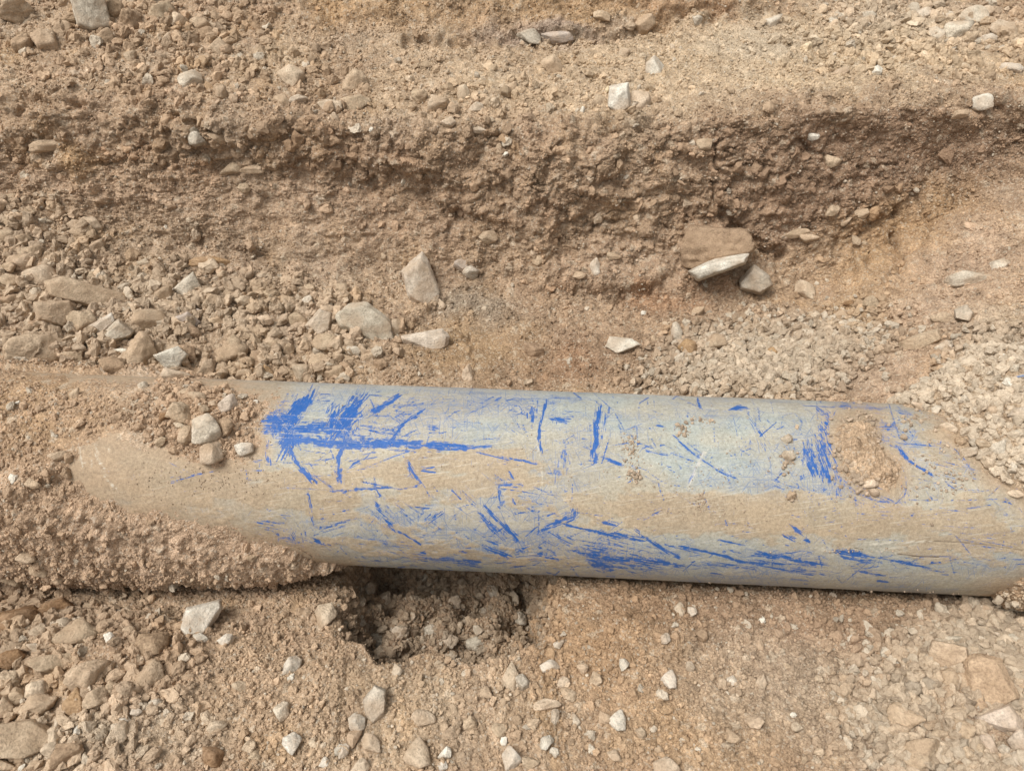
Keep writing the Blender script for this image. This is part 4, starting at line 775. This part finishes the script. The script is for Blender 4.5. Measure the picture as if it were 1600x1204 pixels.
# px, py, width, height, shape, colour (photo pixels)
ST = """25 20 45 40 c T;72 65 35 32 c T;37 69 30 28 c D;253 20 36 30 c T;280 32 24 22 a C;341 76 30 26 a T;327 55 28 22 c R;263 62 20 18 a C;206 92 18 20 c T;240 110 20 16 r C;297 125 32 26 a P;455 122 36 34 a C;466 157 26 16 a P;440 160 20 20 r T;516 168 34 22 a C;351 148 24 24 r T;98 44 26 18 r T;178 17 30 36 c D;206 30 30 26 c D;160 60 30 22 c T;315 40 26 24 c T;78 228 50 18 s T;307 217 22 20 a G;341 214 28 18 a T;395 265 34 12 s T;361 263 30 18 a T;142 351 28 22 a C;150 386 26 18 a T;381 293 18 16 a T;295 344 9 10 r C;260 355 10 7 r W;466 145 18 12 a T
1023 104 26 28 a W;1001 159 32 28 r C;938 159 22 18 r T;910 174 12 12 a W;554 162 46 24 a T;554 125 42 28 c T;748 204 26 11 s P;741 169 26 16 a P;797 137 20 17 r T;726 145 22 22 r C;685 165 30 26 c C;581 202 12 10 a W;862 101 30 26 a T;827 56 34 20 a G;871 59 44 18 a L;780 236 10 20 a T;790 241 8 12 a W;763 371 26 18 a T;975 84 16 14 r C;1006 39 32 26 a T;940 25 24 14 a T;985 40 18 12 c T;600 400 14 10 a T;765 160 26 16 a T;700 190 22 14 a C;655 150 22 18 c T;630 285 14 10 a P;1050 75 14 10 a C
1207 37 26 20 a W;1301 34 14 14 r G;1521 27 38 30 r P;1494 54 34 36 a P;1482 27 18 16 a W;1512 62 24 20 r T;1570 49 38 26 a C;1543 62 22 16 a W;1463 52 22 16 r P;1576 108 34 16 s W;1536 160 28 24 a W;1367 113 18 18 a W;1313 116 24 16 a C;1089 32 14 14 a G;1100 226 22 16 a T;1267 214 22 10 s W;1499 179 24 12 s T;1300 250 24 20 a T;1301 329 18 16 a T;1345 334 22 14 a T;1323 346 16 12 r T;1151 388 28 24 a C;1590 70 20 16 a C;1445 20 20 14 a P;1540 20 22 18 r C;1400 40 16 12 a C;1357 24 20 12 a P;1240 365 40 14 s T;1265 372 26 12 s T
1257 453 28 26 a C;1090 488 18 16 a T;1075 545 26 28 a O;1114 535 34 24 a T;1208 552 14 18 a O;1478 498 38 18 a T;1561 414 26 18 a P;1509 436 52 24 s P;1475 542 24 18 a P;1477 595 10 13 a W;1316 493 20 16 a T;1273 495 17 16 r C;1364 474 26 22 a T;1327 476 16 12 a B;1300 510 18 14 a C;1170 510 14 10 a C;1140 495 16 12 a G;1482 667 22 14 r C;1514 706 22 16 a P;1539 719 24 20 r C;1558 699 20 24 r P;1536 694 22 18 a T;1583 577 15 15 r P;1593 647 28 20 a P;1586 771 22 11 r C;1359 755 22 12 r C;1232 712 18 15 a P;1229 685 16 13 a P;1237 775 12 14 c T;1245 668 9 8 r T;1575 600 14 12 r W;1560 660 18 14 a P;1440 637 26 14 r C;1462 640 18 12 a P;1505 655 16 12 a P;1590 680 18 16 a P;1551 640 20 14 a T;1500 690 14 14 a R;1580 730 14 18 a P;1565 560 12 10 r W;1450 600 12 8 a P;1590 620 16 12 a P
64 431 44 30 a C;34 412 36 26 c T;270 481 44 20 a T;128 505 36 36 c T;67 544 90 44 c T;219 545 46 48 c T;361 545 44 40 c T;466 500 26 24 r T;506 537 38 30 c T;469 583 26 26 r C;332 473 32 26 c T;331 409 58 16 s O;251 464 34 28 a T;233 501 46 32 a T;187 549 28 9 s W;233 567 26 20 a T;179 572 40 26 c D;324 576 32 24 a T;418 582 14 24 r O;499 564 28 22 r T;521 582 32 20 a T;25 545 40 26 c T;10 534 18 16 a P;22 470 34 22 c D;45 395 30 24 c T;15 440 30 22 c T;100 455 24 16 c T;170 470 20 14 a T;300 520 26 20 c D;340 500 24 18 a T;395 520 26 22 c T;415 500 22 16 a C;430 540 22 18 a T;405 560 26 22 c D;450 545 18 16 a T;380 585 24 16 a T;350 580 20 18 c D;290 555 26 30 c D;310 490 14 14 a L;380 470 22 14 a C;420 460 18 14 a T;450 470 20 14 a T;480 470 16 14 a P;485 450 16 12 c T;375 440 22 16 c T;350 430 18 14 a T;410 430 18 12 a C;440 440 14 12 a T;225 410 18 12 a C;205 400 24 22 c R;60 510 24 18 c D;110 480 22 20 c D;145 430 20 14 a T;185 440 22 14 c T;215 450 18 14 a C;12 370 26 22 a T;35 375 24 18 c T;60 360 20 16 c D;68 345 14 12 a P;20 350 22 16 c T;75 400 18 14 c T;50 330 20 14 c T;20 310 22 14 a T;95 375 18 14 c T;150 540 26 18 c T;110 560 30 20 c T;455 582 24 16 a T;540 575 24 18 c D;435 590 18 12 c D;530 545 20 16 r T
277 589 42 22 c C;356 631 28 28 a K;322 669 38 40 a P;349 667 28 26 a R;331 707 32 36 a C;381 701 26 20 a W;292 680 22 28 a T;287 645 42 28 c T;223 603 13 14 a P;116 615 13 17 r T;250 690 14 14 r T;320 640 16 14 a T;335 632 16 12 r C;308 622 26 18 c T;290 615 22 16 c T;268 620 16 14 c R;282 665 18 12 a C;271 702 14 14 c D;350 706 14 10 a T;90 712 22 12 a T;107 715 12 16 a R;105 738 14 16 c D;52 755 20 14 a T;22 747 12 12 a W;85 680 14 10 a P;28 630 8 6 a W;400 628 8 6 a W;335 700 10 8 a C;258 652 16 14 c B
619 513 20 26 a C;736 426 24 20 a G;720 415 20 18 a L;840 407 18 16 a T;930 417 15 25 a W;835 547 28 22 a D;732 584 18 28 a C;624 552 18 17 r T;1058 525 16 40 a P;1038 608 10 14 a C;1060 562 22 18 a P;702 518 13 11 r T;602 500 14 18 a C;545 505 12 14 r C;552 548 20 14 a P;575 555 24 18 c T;545 560 18 14 a T;595 570 20 16 c D;655 585 16 10 a P;690 476 12 16 a C;905 430 18 12 a T;960 400 20 12 c T;890 565 14 10 a G;1020 530 16 12 c T;910 510 14 12 r T;780 560 12 10 a T;1005 490 12 8 a W;535 450 18 14 a T;545 468 14 12 r T;570 470 12 10 r T;510 465 14 12 a T
81 995 4 4 r T;19 1029 36 26 r B;20 973 60 44 c B;508 962 30 36 a C;456 1038 26 24 a W;353 999 23 17 a W;314 997 19 16 a W;277 985 18 14 r C;115 1098 28 40 a O;84 1147 20 28 a C;439 1110 22 27 a P;456 1161 26 28 a W;339 1136 27 18 a C;506 1190 14 14 a W;533 1171 19 15 a W;334 1181 28 30 a B;361 1181 14 11 a C;375 1073 23 17 a C;186 1142 28 28 a C;206 1144 12 14 a W;135 1056 52 46 c T;81 1036 60 24 a T;236 1006 44 36 c D;235 1051 42 36 c T;116 989 62 42 c T;61 1104 48 34 c T;57 1077 28 28 a C;30 1087 26 24 r T;57 1014 34 16 a P;169 996 14 16 a W;155 1045 16 22 a C;121 1142 11 18 a W;213 1110 15 12 a W;196 1122 19 12 a W;78 1175 24 26 a C;40 869 24 20 a C;243 1099 18 14 a G;105 1181 40 34 c D;15 1060 30 26 c T;12 1105 24 30 c T;20 905 30 18 c T;60 890 24 18 a T;90 905 16 14 c T;10 1195 30 14 c T;150 1090 34 30 c T;180 1075 26 18 c T;200 985 20 14 a T;237 978 16 12 r C;175 970 14 12 r T;140 950 20 14 c T;8 1010 20 16 c P;55 1195 20 12 a T;35 1200 14 10 a W;425 1100 10 8 a C;395 1140 12 8 a C;455 1058 13 10 a W;486 1030 16 12 a C;300 905 12 8 a T;393 870 16 12 c T;372 870 14 10 r T;490 1160 15 17 a C;505 1165 10 10 a C;445 960 12 12 a C;400 1180 20 14 c T;480 958 12 12 c T;402 1045 14 10 a C;415 1190 12 9 a P
557 1129 25 23 a W;579 1161 24 28 a C;651 1176 36 40 a C;797 1058 25 40 a C;817 1067 20 25 a G;859 1040 28 17 a W;854 1100 40 16 s C;867 1121 12 24 a G;900 1124 14 18 a P;965 1124 24 28 a W;975 1038 14 17 a W;1045 1060 22 25 a W;854 1159 20 20 a W;866 1175 13 14 a W;800 1185 27 33 a W;695 1175 18 17 a W;621 1046 14 18 a P;662 1122 34 22 a C;537 1172 16 18 a W;748 984 16 14 a P;1063 952 14 20 a P;1040 997 14 16 a P;1055 975 12 13 a P;874 1007 16 12 a P;945 1120 18 18 a T;554 1154 20 24 a T;562 1198 26 24 a C;1041 1198 36 26 a C;662 900 14 15 a G;562 974 18 12 a G;635 1024 14 14 r T;704 1024 18 14 r G;692 1196 14 13 a W;788 1156 12 9 s W;750 1035 14 12 c T;735 1130 20 20 c T;705 1145 22 18 c T;780 1140 22 18 c T;835 1130 20 18 c T;930 1060 18 20 c T;910 1045 16 14 c T;760 1080 18 16 c T;1000 1145 16 16 r C;830 1190 24 18 c T;890 1085 24 20 c T;880 1065 18 16 r C;960 1180 20 16 a C;925 1170 14 12 a P;1030 1170 14 10 c T;610 985 10 8 r P;770 925 16 20 c G;575 920 20 26 c G;600 935 22 20 c G;585 1000 26 24 c G;625 990 24 22 c G;700 1000 28 22 c G;745 1005 30 22 c G;675 985 22 18 c G;710 940 20 18 c G;760 955 16 14 c G;800 935 20 22 c G;815 965 18 18 c G
1484 1057 26 24 r T;1502 984 28 18 a W;1462 1057 18 18 r T;1411 1117 54 36 c T;1402 1144 34 24 c T;1492 1114 27 19 r C;1502 1138 34 28 c T;1527 1138 22 20 r T;1566 1030 22 19 r P;1543 1165 24 32 a K;1509 1175 28 26 c T;1593 1158 30 34 a K;1438 1181 58 42 c T;1593 1188 26 24 r P;1082 955 13 13 a P;1095 992 19 17 r D;1077 1041 14 14 a P;1144 1063 15 14 a P;1190 1067 15 22 a C;1146 1149 22 18 a T;1178 1126 27 19 a T;1384 1018 15 15 a P;1330 999 12 13 r P;1257 1188 13 13 r T;1362 1191 19 14 a P;1239 1117 12 12 a W;1129 1067 13 14 r T;1512 1009 16 20 a P;1541 1021 20 16 a P;1478 1002 42 16 a P;1398 1032 10 10 r W;1585 1085 20 16 a W;1592 1100 18 14 a G;1530 1175 20 22 a T;1569 1172 16 16 a P;1560 1195 22 14 a T;1505 1060 18 30 a T;1512 1110 18 20 r T;1478 1080 20 16 c T;1455 1130 20 16 r T;1470 1150 24 18 c T;1380 1060 20 16 c T;1340 1140 22 18 c T;1320 1060 14 12 c T;1300 1120 18 14 r C;1245 1135 16 14 a C;1230 1040 14 12 a T;1280 1060 14 10 c T;1210 1000 14 10 a C;1190 968 11 11 a W;1350 940 14 10 c T;1300 930 12 10 c P;1280 1175 14 12 c T;1190 1190 12 10 a C;1090 1170 10 10 a P;1580 1000 24 18 a P;1575 970 18 14 a P;1590 1050 18 16 a P;1550 990 18 14 a P;1530 1000 16 14 a P;1525 985 14 12 a P;1420 960 16 12 c T;1440 1000 16 14 c T;1420 1050 18 14 c T"""
def size_word(m):
    return 'tiny' if m < 13 else 'small' if m < 22 else 'medium' if m < 38 else 'large'
SHW = {'a': 'angular stone', 'r': 'rounded stone', 's': 'flat stone', 'c': 'soil clod'}
def dir_word(dx, dy, dist):
    w_ = ('right of' if dx > 0 else 'left of') if abs(dx) > abs(dy) else ('below' if dy > 0 else 'above')
    return ('just ' if dist < 45 else 'well ' if dist > 130 else '') + w_
recs = []
for it in ST.replace('\n', ';').split(';'):
    a = it.split()
    if len(a) != 6 or float(a[2]) < 6: continue
    px, py, w_, h_ = map(float, a[:4]); recs.append((px, py, w_, h_, a[4], a[5]))
recs.sort(key=lambda r_: -r_[2] * r_[3])
stones_left = 300 - len(BIG)
made = []; overflow = []
for r_ in recs:
    px, py, w_, h_, typ, colr = r_
    if typ != 'c':
        if stones_left <= 0: overflow.append(r_); continue
        stones_left -= 1
    me = SHAPES[typ][rs.integers(len(SHAPES[typ]))]
    g = 1.18
    roll = float(rs.choice([0, 90, 180, 270])) + rs.uniform(-14, 14)
    sw = (w_, h_) if abs(math.cos(R(roll))) > .7 else (h_, w_)
    if typ == 's': roll = rs.uniform(-10, 10); sw = (w_, h_)
    o = add_stone(me, px, py, sw[0] * g, sw[1] * g, .9 if typ != 's' else 1.0, roll, colr, 'soil_clod' if typ == 'c' else 'stone', .34 if typ == 'c' else .48)
    if o: made.append((o, r_))
used = {}
cands = []
for o, r_ in made:
    px, py, w_, h_, typ, colr = r_
    ds = sorted((math.hypot(px - l[0], (py - l[1]) * 1.2), l) for l in LAND)
    opts = []
    noun = SHW[typ]
    if typ == 'a' and max(w_, h_) > 1.5 * min(w_, h_): noun = 'long stone' if w_ > h_ else 'upright stone'
    base = f"{size_word(max(w_, h_))} {CW[colr]} {noun}"
    for dist, l in ds[:4]:
        opts.append(f"{base} {dir_word(px - l[0], py - l[1], dist)} {l[2]}")
    cands.append((o, opts, base))
cnt = {}
for o, opts, base in cands:
    for q in opts: cnt[q] = cnt.get(q, 0) + 1
for o, opts, base in cands:
    pick = next((q for q in opts if cnt[q] == 1), None) or opts[0]
    used.setdefault(pick, []).append(o)
POS = {o.name: r_ for o, r_ in made}
for lab, os_ in used.items():
    os_ = sorted(os_, key=lambda o: POS[o.name][0]); n = len(os_)
    for i, o in enumerate(os_):
        word = '' if n == 1 else ['leftmost', 'middle', 'rightmost'][i] if n == 3 else 'leftmost' if i == 0 else 'rightmost' if i == n - 1 else 'second from left' if i == 1 else 'second from right' if i == n - 2 else 'third from left'
        tag(o, (word + ' ' + lab).strip(), 'clod' if 'clod' in lab else 'stone', 'soil clods in the trench' if 'clod' in lab else 'loose stones in the trench')

# ------------------------------------------------------------------ loose gravel and crumbs (nobody could count them)
def gravel_nodes(name, sub, jit, nvar=9, seed0=0):
    g = bpy.data.node_groups.new(name, 'GeometryNodeTree')
    g.interface.new_socket('Geometry', in_out='INPUT', socket_type='NodeSocketGeometry'); g.interface.new_socket('Geometry', in_out='OUTPUT', socket_type='NodeSocketGeometry')
    gi_ = g.nodes.new('NodeGroupInput'); go = g.nodes.new('NodeGroupOutput'); L = g.links.new
    join = g.nodes.new('GeometryNodeJoinGeometry')
    for k in range(nvar):
        ic = g.nodes.new('GeometryNodeMeshIcoSphere'); ic.inputs['Radius'].default_value = .5; ic.inputs['Subdivisions'].default_value = 1
        rv = g.nodes.new('FunctionNodeRandomValue'); rv.data_type = 'FLOAT_VECTOR'; rv.inputs[0].default_value = (-jit,) * 3; rv.inputs[1].default_value = (jit,) * 3; rv.inputs['Seed'].default_value = seed0 + 13 * k
        sp_ = g.nodes.new('GeometryNodeSetPosition'); L(ic.outputs['Mesh'], sp_.inputs['Geometry']); L(rv.outputs[0], sp_.inputs['Offset'])
        ss = g.nodes.new('GeometryNodeSubdivisionSurface'); ss.inputs['Level'].default_value = sub; ss.inputs['Edge Crease'].default_value = .72
        L(sp_.outputs[0], ss.inputs[0])
        if sub > 1:
            nx = g.nodes.new('ShaderNodeTexNoise'); nx.inputs['Scale'].default_value = 3.2; nx.inputs['Detail'].default_value = 3
            ps = g.nodes.new('GeometryNodeInputPosition'); va = g.nodes.new('ShaderNodeVectorMath'); va.operation = 'ADD'; va.inputs[1].default_value = (k * 3.7, k * 1.3, 0)
            L(ps.outputs[0], va.inputs[0]); L(va.outputs[0], nx.inputs['Vector'])
            vm = g.nodes.new('ShaderNodeVectorMath'); vm.operation = 'SUBTRACT'; vm.inputs[1].default_value = (.5, .5, .5); L(nx.outputs['Color'], vm.inputs[0])
            vk = g.nodes.new('ShaderNodeVectorMath'); vk.operation = 'SCALE'; vk.inputs['Scale'].default_value = .42; L(vm.outputs[0], vk.inputs[0])
            s2_ = g.nodes.new('GeometryNodeSetPosition'); L(ss.outputs[0], s2_.inputs['Geometry']); L(vk.outputs[0], s2_.inputs['Offset']); ss = s2_
        sm = g.nodes.new('GeometryNodeSetMaterial'); sm.inputs['Material'].default_value = GRAVEL; L(ss.outputs[0], sm.inputs['Geometry'])
        ti = g.nodes.new('GeometryNodeGeometryToInstance'); L(sm.outputs[0], ti.inputs[0]); L(ti.outputs[0], join.inputs[0])
    ip = g.nodes.new('GeometryNodeInstanceOnPoints'); L(gi_.outputs[0], ip.inputs['Points']); L(join.outputs[0], ip.inputs['Instance']); ip.inputs['Pick Instance'].default_value = True
    for nm, ty, s_ in (('pick', 'INT', 'Instance Index'), ('rot', 'FLOAT_VECTOR', 'Rotation'), ('scl', 'FLOAT_VECTOR', 'Scale')):
        na = g.nodes.new('GeometryNodeInputNamedAttribute'); na.data_type = ty; na.inputs['Name'].default_value = nm
        L(next(q for q in na.outputs if q.enabled), ip.inputs[s_])
    L(ip.outputs[0], go.inputs[0])
    return g
GN_F = gravel_nodes('crumb_scatter', 1, .18, 8, 3); GN_C = gravel_nodes('gravel_scatter', 2, .22, 10, 77)
def scatter(name, pts, size, tint, tree, label, cat, flat=.75):
    n = len(pts); r_ = np.random.default_rng(len(name) * 7 + n)
    me = bpy.data.meshes.new(name); me.vertices.add(n); me.vertices.foreach_set('co', pts.astype(np.float32).ravel())
    def at(nm, ty, key, arr):
        a = me.attributes.new(nm, ty, 'POINT'); a.data.foreach_set(key, arr.ravel())
    at('rot', 'FLOAT_VECTOR', 'vector', (r_.random((n, 3)) * 6.283).astype(np.float32))
    at('scl', 'FLOAT_VECTOR', 'vector', (size[:, None] * (1 + r_.uniform(-.28, .28, (n, 3)))).astype(np.float32))
    at('pick', 'INT', 'value', r_.integers(0, 10, n).astype(np.int32))
    rgba = np.ones((n, 4), np.float32); rgba[:, :3] = np.clip(tint, .02, .68); at('tint', 'FLOAT_COLOR', 'color', rgba)
    me.materials.append(GRAVEL)
    o = bpy.data.objects.new(name, me); COL.objects.link(o)
    m = o.modifiers.new('scatter', 'NODES'); m.node_group = tree
    return tag(o, label, cat, kind='stuff')
Pc = P[:, core]; Cc_ = TC[:, core]; PXc = PX[:, core]; PYc = PYY[:, core]; Nc = NRM[:, core]
area = np.linalg.norm(np.cross(np.gradient(Pc, axis=1), np.gradient(Pc, axis=0)), axis=-1)
rowc = ROW[:, core]
view = ((PXc > -280) & (PXc < 1880) & (PYc > -160) & (PYc < 1500) & (rowc < starts[13] + 10)).astype(np.float32)
py_ = Pc[..., 1] - PK * Pc[..., 0]
view *= 1 - ((np.abs(py_) < .15) & (HM[:, core] < .3)) * 1.0          # nothing inside the pipe
view *= 1 - ((Pc[..., 0] < -.95) & (np.abs(py_) < .2))
def sample(dens, n, r_):
    wgt = (area * dens * view).ravel(); cum = np.cumsum(wgt); i = np.searchsorted(cum, r_.random(n) * cum[-1]); return np.minimum(i, len(cum) - 1)
mk = lambda *a, **k: blob(PXc + 18 * perlin(U32[:, core] * 14, V32[:, core] * 14, 97), PYc + 18 * perlin(U32[:, core] * 14, V32[:, core] * 14, 98), *a, **k)
clump = np.clip(.75 + 1.5 * fbm(U32[:, core] * 9, V32[:, core] * 9, 3, 990), .1, 2.2)
floor_c = (rowc < starts[7] + 10) & (rowc > starts[4])
front_c = rowc < starts[4]
z_grav = np.maximum.reduce([mk(1190, 565, 150, 52, -8, .65), mk(1290, 530, 110, 40, -10, .5) * .5, mk(1560, 590, 80, 60, 0, .4), mk(1500, 640, 90, 40, 0, .4)]) * floor_c
z_rub = np.maximum.reduce([mk(180, 505, 320, 85, 5, .35), mk(450, 530, 140, 75, 0, .3), mk(50, 360, 110, 70, 30, .4)]) * floor_c
z_nr = np.maximum(mk(1500, 1120, 170, 140, 0, .3), mk(1560, 1000, 80, 60, 0, .3)) * front_c
z_nl = np.maximum(mk(90, 1050, 190, 150, 20, .35), mk(90, 890, 120, 40, 10, .4)) * front_c
z_ben = np.maximum(mk(220, 60, 260, 80, 8, .35), mk(1430, 60, 200, 60, 0, .4)) * (rowc > starts[9])
z_ben2 = mk(760, 150, 260, 40, 0, .4) * (rowc > starts[9])
holec = np.clip(HM[:, core] * 1.5, 0, 1)
smc = smear[:, core]
wal = wallm[:, core]
def tints(i, r_, pale, spread=.10, grey=None):
    c = Cc_.reshape(-1, 3)[i] * (1 + r_.normal(size=(len(i), 1)) * spread) * 1.04
    k = r_.random(len(i)) < pale
    c[k] = np.array([.47, .40, .31]) * (1 + r_.normal(size=(k.sum(), 1)) * .12)
    return c
def put(name, dens, n, s_lo, s_hi, pale, tree, label, cat, lift=.12, power=2.2, over=None):
    r_ = np.random.default_rng(n + 5); i = sample(dens, n, r_)
    sz = s_lo + (s_hi - s_lo) * r_.random(n) ** power
    jitter = r_.normal(size=(n, 3)) * .0015
    p = Pc.reshape(-1, 3)[i] + Nc.reshape(-1, 3)[i] * (sz * lift)[:, None] + jitter
    c = tints(i, r_, pale)
    if over is not None:
        m_, col_ = over; f_ = m_.reshape(-1)[i][:, None] * .75; c = c * (1 - f_) + f_ * col_ * (1 + r_.normal(size=(n, 1)) * .15)
    return scatter(name, p, sz, c, tree, label, cat)
put('soil_crumbs', (1.0 * clump * (1 - .88 * smc) * (1 - .1 * wal) + .5 * holec) * (1 + .8 * front_c), 240000, .0024, .0085, .05, GN_F, 'fine tan soil crumbs strewn over the whole trench', 'soil crumbs', .1, 2.4)
put('soil_pellets', clump * (.5 + .9 * front_c + .6 * z_ben2 + .6 * z_ben + 1.0 * z_rub + .6 * holec) * (1 - .9 * smc) * (1 - .85 * wal), 12000, .008, .020, .05, GN_C, 'small rounded soil pellets scattered over the ground', 'soil pellets', .12, 2.2)
put('grey_gravel', z_grav, 4800, .010, .025, .25, GN_C, 'pale grey gravel spread behind the right part of the pipe', 'gravel', .34, 1.5, (z_grav, np.array([.49, .405, .305])))
put('rubble', z_rub * clump, 2300, .013, .042, .05, GN_C, 'brown rubble heaped behind the buried end of the pipe', 'rubble', .2, 2.0, (z_rub * .5, np.array([.46, .37, .27])))
put('corner_gravel', z_nr * clump, 3000, .009, .028, .25, GN_C, 'pale gravel piled in the near right corner', 'gravel', .2, 1.8, (z_nr, np.array([.435, .35, .255])))
put('corner_rubble', z_nl * clump, 1500, .010, .032, .05, GN_C, 'clods and rubble heaped in the near left corner', 'rubble', .18, 2.0, (z_nl * .45, np.array([.45, .355, .255])))
put('bench_rubble', (z_ben + .45 * z_ben2) * clump, 2100, .010, .040, .04, GN_C, 'lumpy rubble along the top of the trench wall', 'rubble', .15, 2.2)
put('wall_clods', wal * (1 - .7 * smc) * (.35 + mk(420, 215, 460, 60, 4, .4) + .8 * mk(900, 300, 330, 90, 0, .4)) * (Pc[..., 2] > .05), 550, .012, .042, .03, GN_C, 'crumbly clods standing out of the cut trench wall', 'soil clods', -.05, 2.4)
put('hole_clumps', holec, 2600, .008, .024, .15, GN_C, 'grey crumbly clumps lining the hole under the pipe', 'soil clumps', .15, 1.8, (holec, np.array([.33, .255, .18])))  # clump tint lowered too, recess shade put into the colour
def put_crust(name, Pm, T, n, s_lo, s_hi, dens_fn, col, label, cat, power=2.0, tmin=.003, lift=.1):
    r_ = np.random.default_rng(n + 9); a, b, _ = project(Pm); nn = normals_of(Pm)
    axis_c = np.stack([Pm[..., 0], PY0 + PK * Pm[..., 0], PZ0 + PZS * Pm[..., 0]], -1); nn = np.where((((Pm - axis_c) * nn).sum(-1) < 0)[..., None], -nn, nn)
    wgt = np.linalg.norm(np.cross(np.gradient(Pm, axis=1), np.gradient(Pm, axis=0)), axis=-1) * (T > tmin) * dens_fn(a, b) * ((a > -300) & (a < 1900) & (b < 1100))
    cum = np.cumsum(wgt.ravel()); i = np.minimum(np.searchsorted(cum, r_.random(n) * cum[-1]), cum.size - 1)
    sz = s_lo + (s_hi - s_lo) * r_.random(n) ** power
    p = Pm.reshape(-1, 3)[i] + nn.reshape(-1, 3)[i] * (sz * lift)[:, None]
    c = col * (1 + r_.normal(size=(n, 1)) * .10); k = r_.random(n) < .05; c[k] = np.array([.47, .40, .31])
    scatter(name, p, sz, c, GN_F if s_hi < .012 else GN_C, label, cat)
LC = np.array([.435, .31, .207])
put_crust('mound_crumbs', PL, TL, 17000, .0028, .008, lambda a, b: 1.0 - .85 * blob(a, b, 290, 850, 270, 50, 8, .3), LC, 'fine crumbs on the soil mound over the pipe', 'soil crumbs', 2.2)
put_crust('mound_pebbles', PL, TL, 1700, .007, .020, lambda a, b: .30 + 1.6 * blob(a, b, 310, 650, 110, 70, 0, .4) - .25 * blob(a, b, 300, 850, 230, 40, 8, .4), LC, 'small pebbles on the soil mound over the pipe', 'pebbles', 2.4)
put_crust('bank_gravel', PRr, TRr, 4200, .008, .027, lambda a, b: 1.0 - .8 * blob(a, b, 1560, 930, 90, 50, 0, .4), np.array([.51, .42, .315]), 'pale gravel on the bank over the right end of the pipe', 'gravel', 1.6, .002, .2)
put_crust('bank_crumbs', PRr, TRr, 12000, .003, .009, lambda a, b: 1.0 + 0 * a, np.array([.42, .32, .22]), 'fine crumbs on the bank over the right pipe end', 'soil crumbs', 2.0, .001)
# crumbs lying on the bare pipe: (px, py, spread, count, largest)
r9 = np.random.default_rng(77); pts_, sz_ = [], []
for px, py, sx, sy, n, s_ in [(1345, 700, 30, 50, 420, .013), (1352, 742, 28, 14, 110, .016), (1340, 670, 24, 20, 60, .015), (1068, 672, 12, 10, 40, .011), (1088, 655, 16, 5, 14, .010), (1108, 660, 10, 5, 10, .008), (992, 742, 12, 9, 50, .009), (985, 700, 12, 22, 90, .006), (1232, 715, 10, 22, 60, .009), (1237, 776, 6, 7, 30, .008),
                              (1095, 780, 8, 12, 60, .004), (1085, 800, 60, 10, 40, .0035), (640, 700, 300, 60, 120, .003), (1200, 740, 300, 80, 200, .003), (1480, 740, 60, 40, 160, .007), (1320, 860, 90, 4, 40, .004), (880, 912, 220, 4, 120, .005), (1250, 925, 200, 4, 120, .006), (385, 665, 18, 40, 90, .006), (330, 750, 120, 25, 160, .004), (1430, 660, 40, 20, 60, .009), (1100, 760, 200, 40, 60, .003)]:
    for j in range(n):
        a, b = px + r9.normal() * sx * .6, py + r9.normal() * sy * .6
        h_ = hit(a, b)
        if h_ is None: continue
        s1 = .0022 + (s_ - .0022) * r9.random() ** 2
        pts_.append(np.array(h_[0]) + np.array(h_[1] if h_[1].dot(Vector(ray(a, b))) < 0 else -h_[1]) * s1 * .25); sz_.append(s1)
pts_ = np.array(pts_); sz_ = np.array(sz_)
scatter('pipe_crumbs', pts_, sz_, np.array([.40, .31, .225]) * (1 + r9.normal(size=(len(pts_), 1)) * .15), GN_F, 'dry crumbs lying on the muddy pipe skin', 'soil crumbs')
if overflow:
    op, os__, oc = [], [], []
    for px, py, w_, h_, typ, colr in overflow:
        q = hit(px, py)
        if q is None: continue
        op.append(np.array(q[0])); os__.append(math.sqrt(w_ * h_) * q[2] / FPX); oc.append(SC_COL[colr])
    scatter('small_stones', np.array(op), np.array(os__), np.array(oc), GN_C, 'tiny pale stones scattered over the ground', 'small stones')
# a short end of blue plastic strip sticking out of the bank at the right edge
h_ = hit(1588, 594)
if h_:
    k = h_[2] / FPX; bm = bmesh.new(); L_ = 46; ring = []
    for i in range(13):
        t_ = i / 12; x = (t_ - .5) * L_ * k; y = (-.35 + .55 * t_ + .25 * math.sin(3 * t_)) * 30 * k * .8; z = .012 * math.sin(3.1416 * t_) + .002
        ring.append([bm.verts.new((x + dx * .0, y + dy, z + dz)) for dx, dy, dz in ((0, -.0022, 0), (0, 0, .0012), (0, .0022, 0), (0, 0, -.0012))])
    for r0_, r1_ in zip(ring[:-1], ring[1:]):
        for j in range(4): bm.faces.new((r0_[j], r0_[(j + 1) % 4], r1_[(j + 1) % 4], r1_[j]))
    bm.faces.new(ring[0]); bm.faces.new(ring[-1])
    me = bpy.data.meshes.new('plastic_strip'); bm.to_mesh(me); bm.free()
    m, t, b = new_mat('strip_plastic'); oi = N(t, 'ShaderNodeTexCoord')
    t.links.new(mix_c(t, noise(t, oi.outputs['Object'], 120, 3), (.10, .16, .32), (.28, .30, .34)), b.inputs['Base Color']); b.inputs['Roughness'].default_value = .6
    me.materials.append(m); o = bpy.data.objects.new('plastic_strip', me); COL.objects.link(o)
    ax, ay, az = frame(1588, 594, 0); o.matrix_world = Matrix(((ax.x, ay.x, az.x, h_[0].x), (ax.y, ay.y, az.y, h_[0].y), (ax.z, ay.z, az.z, h_[0].z), (0, 0, 0, 1)))
    tag(o, 'thin grey blue plastic strip poking from gravel at the right edge', 'strip')
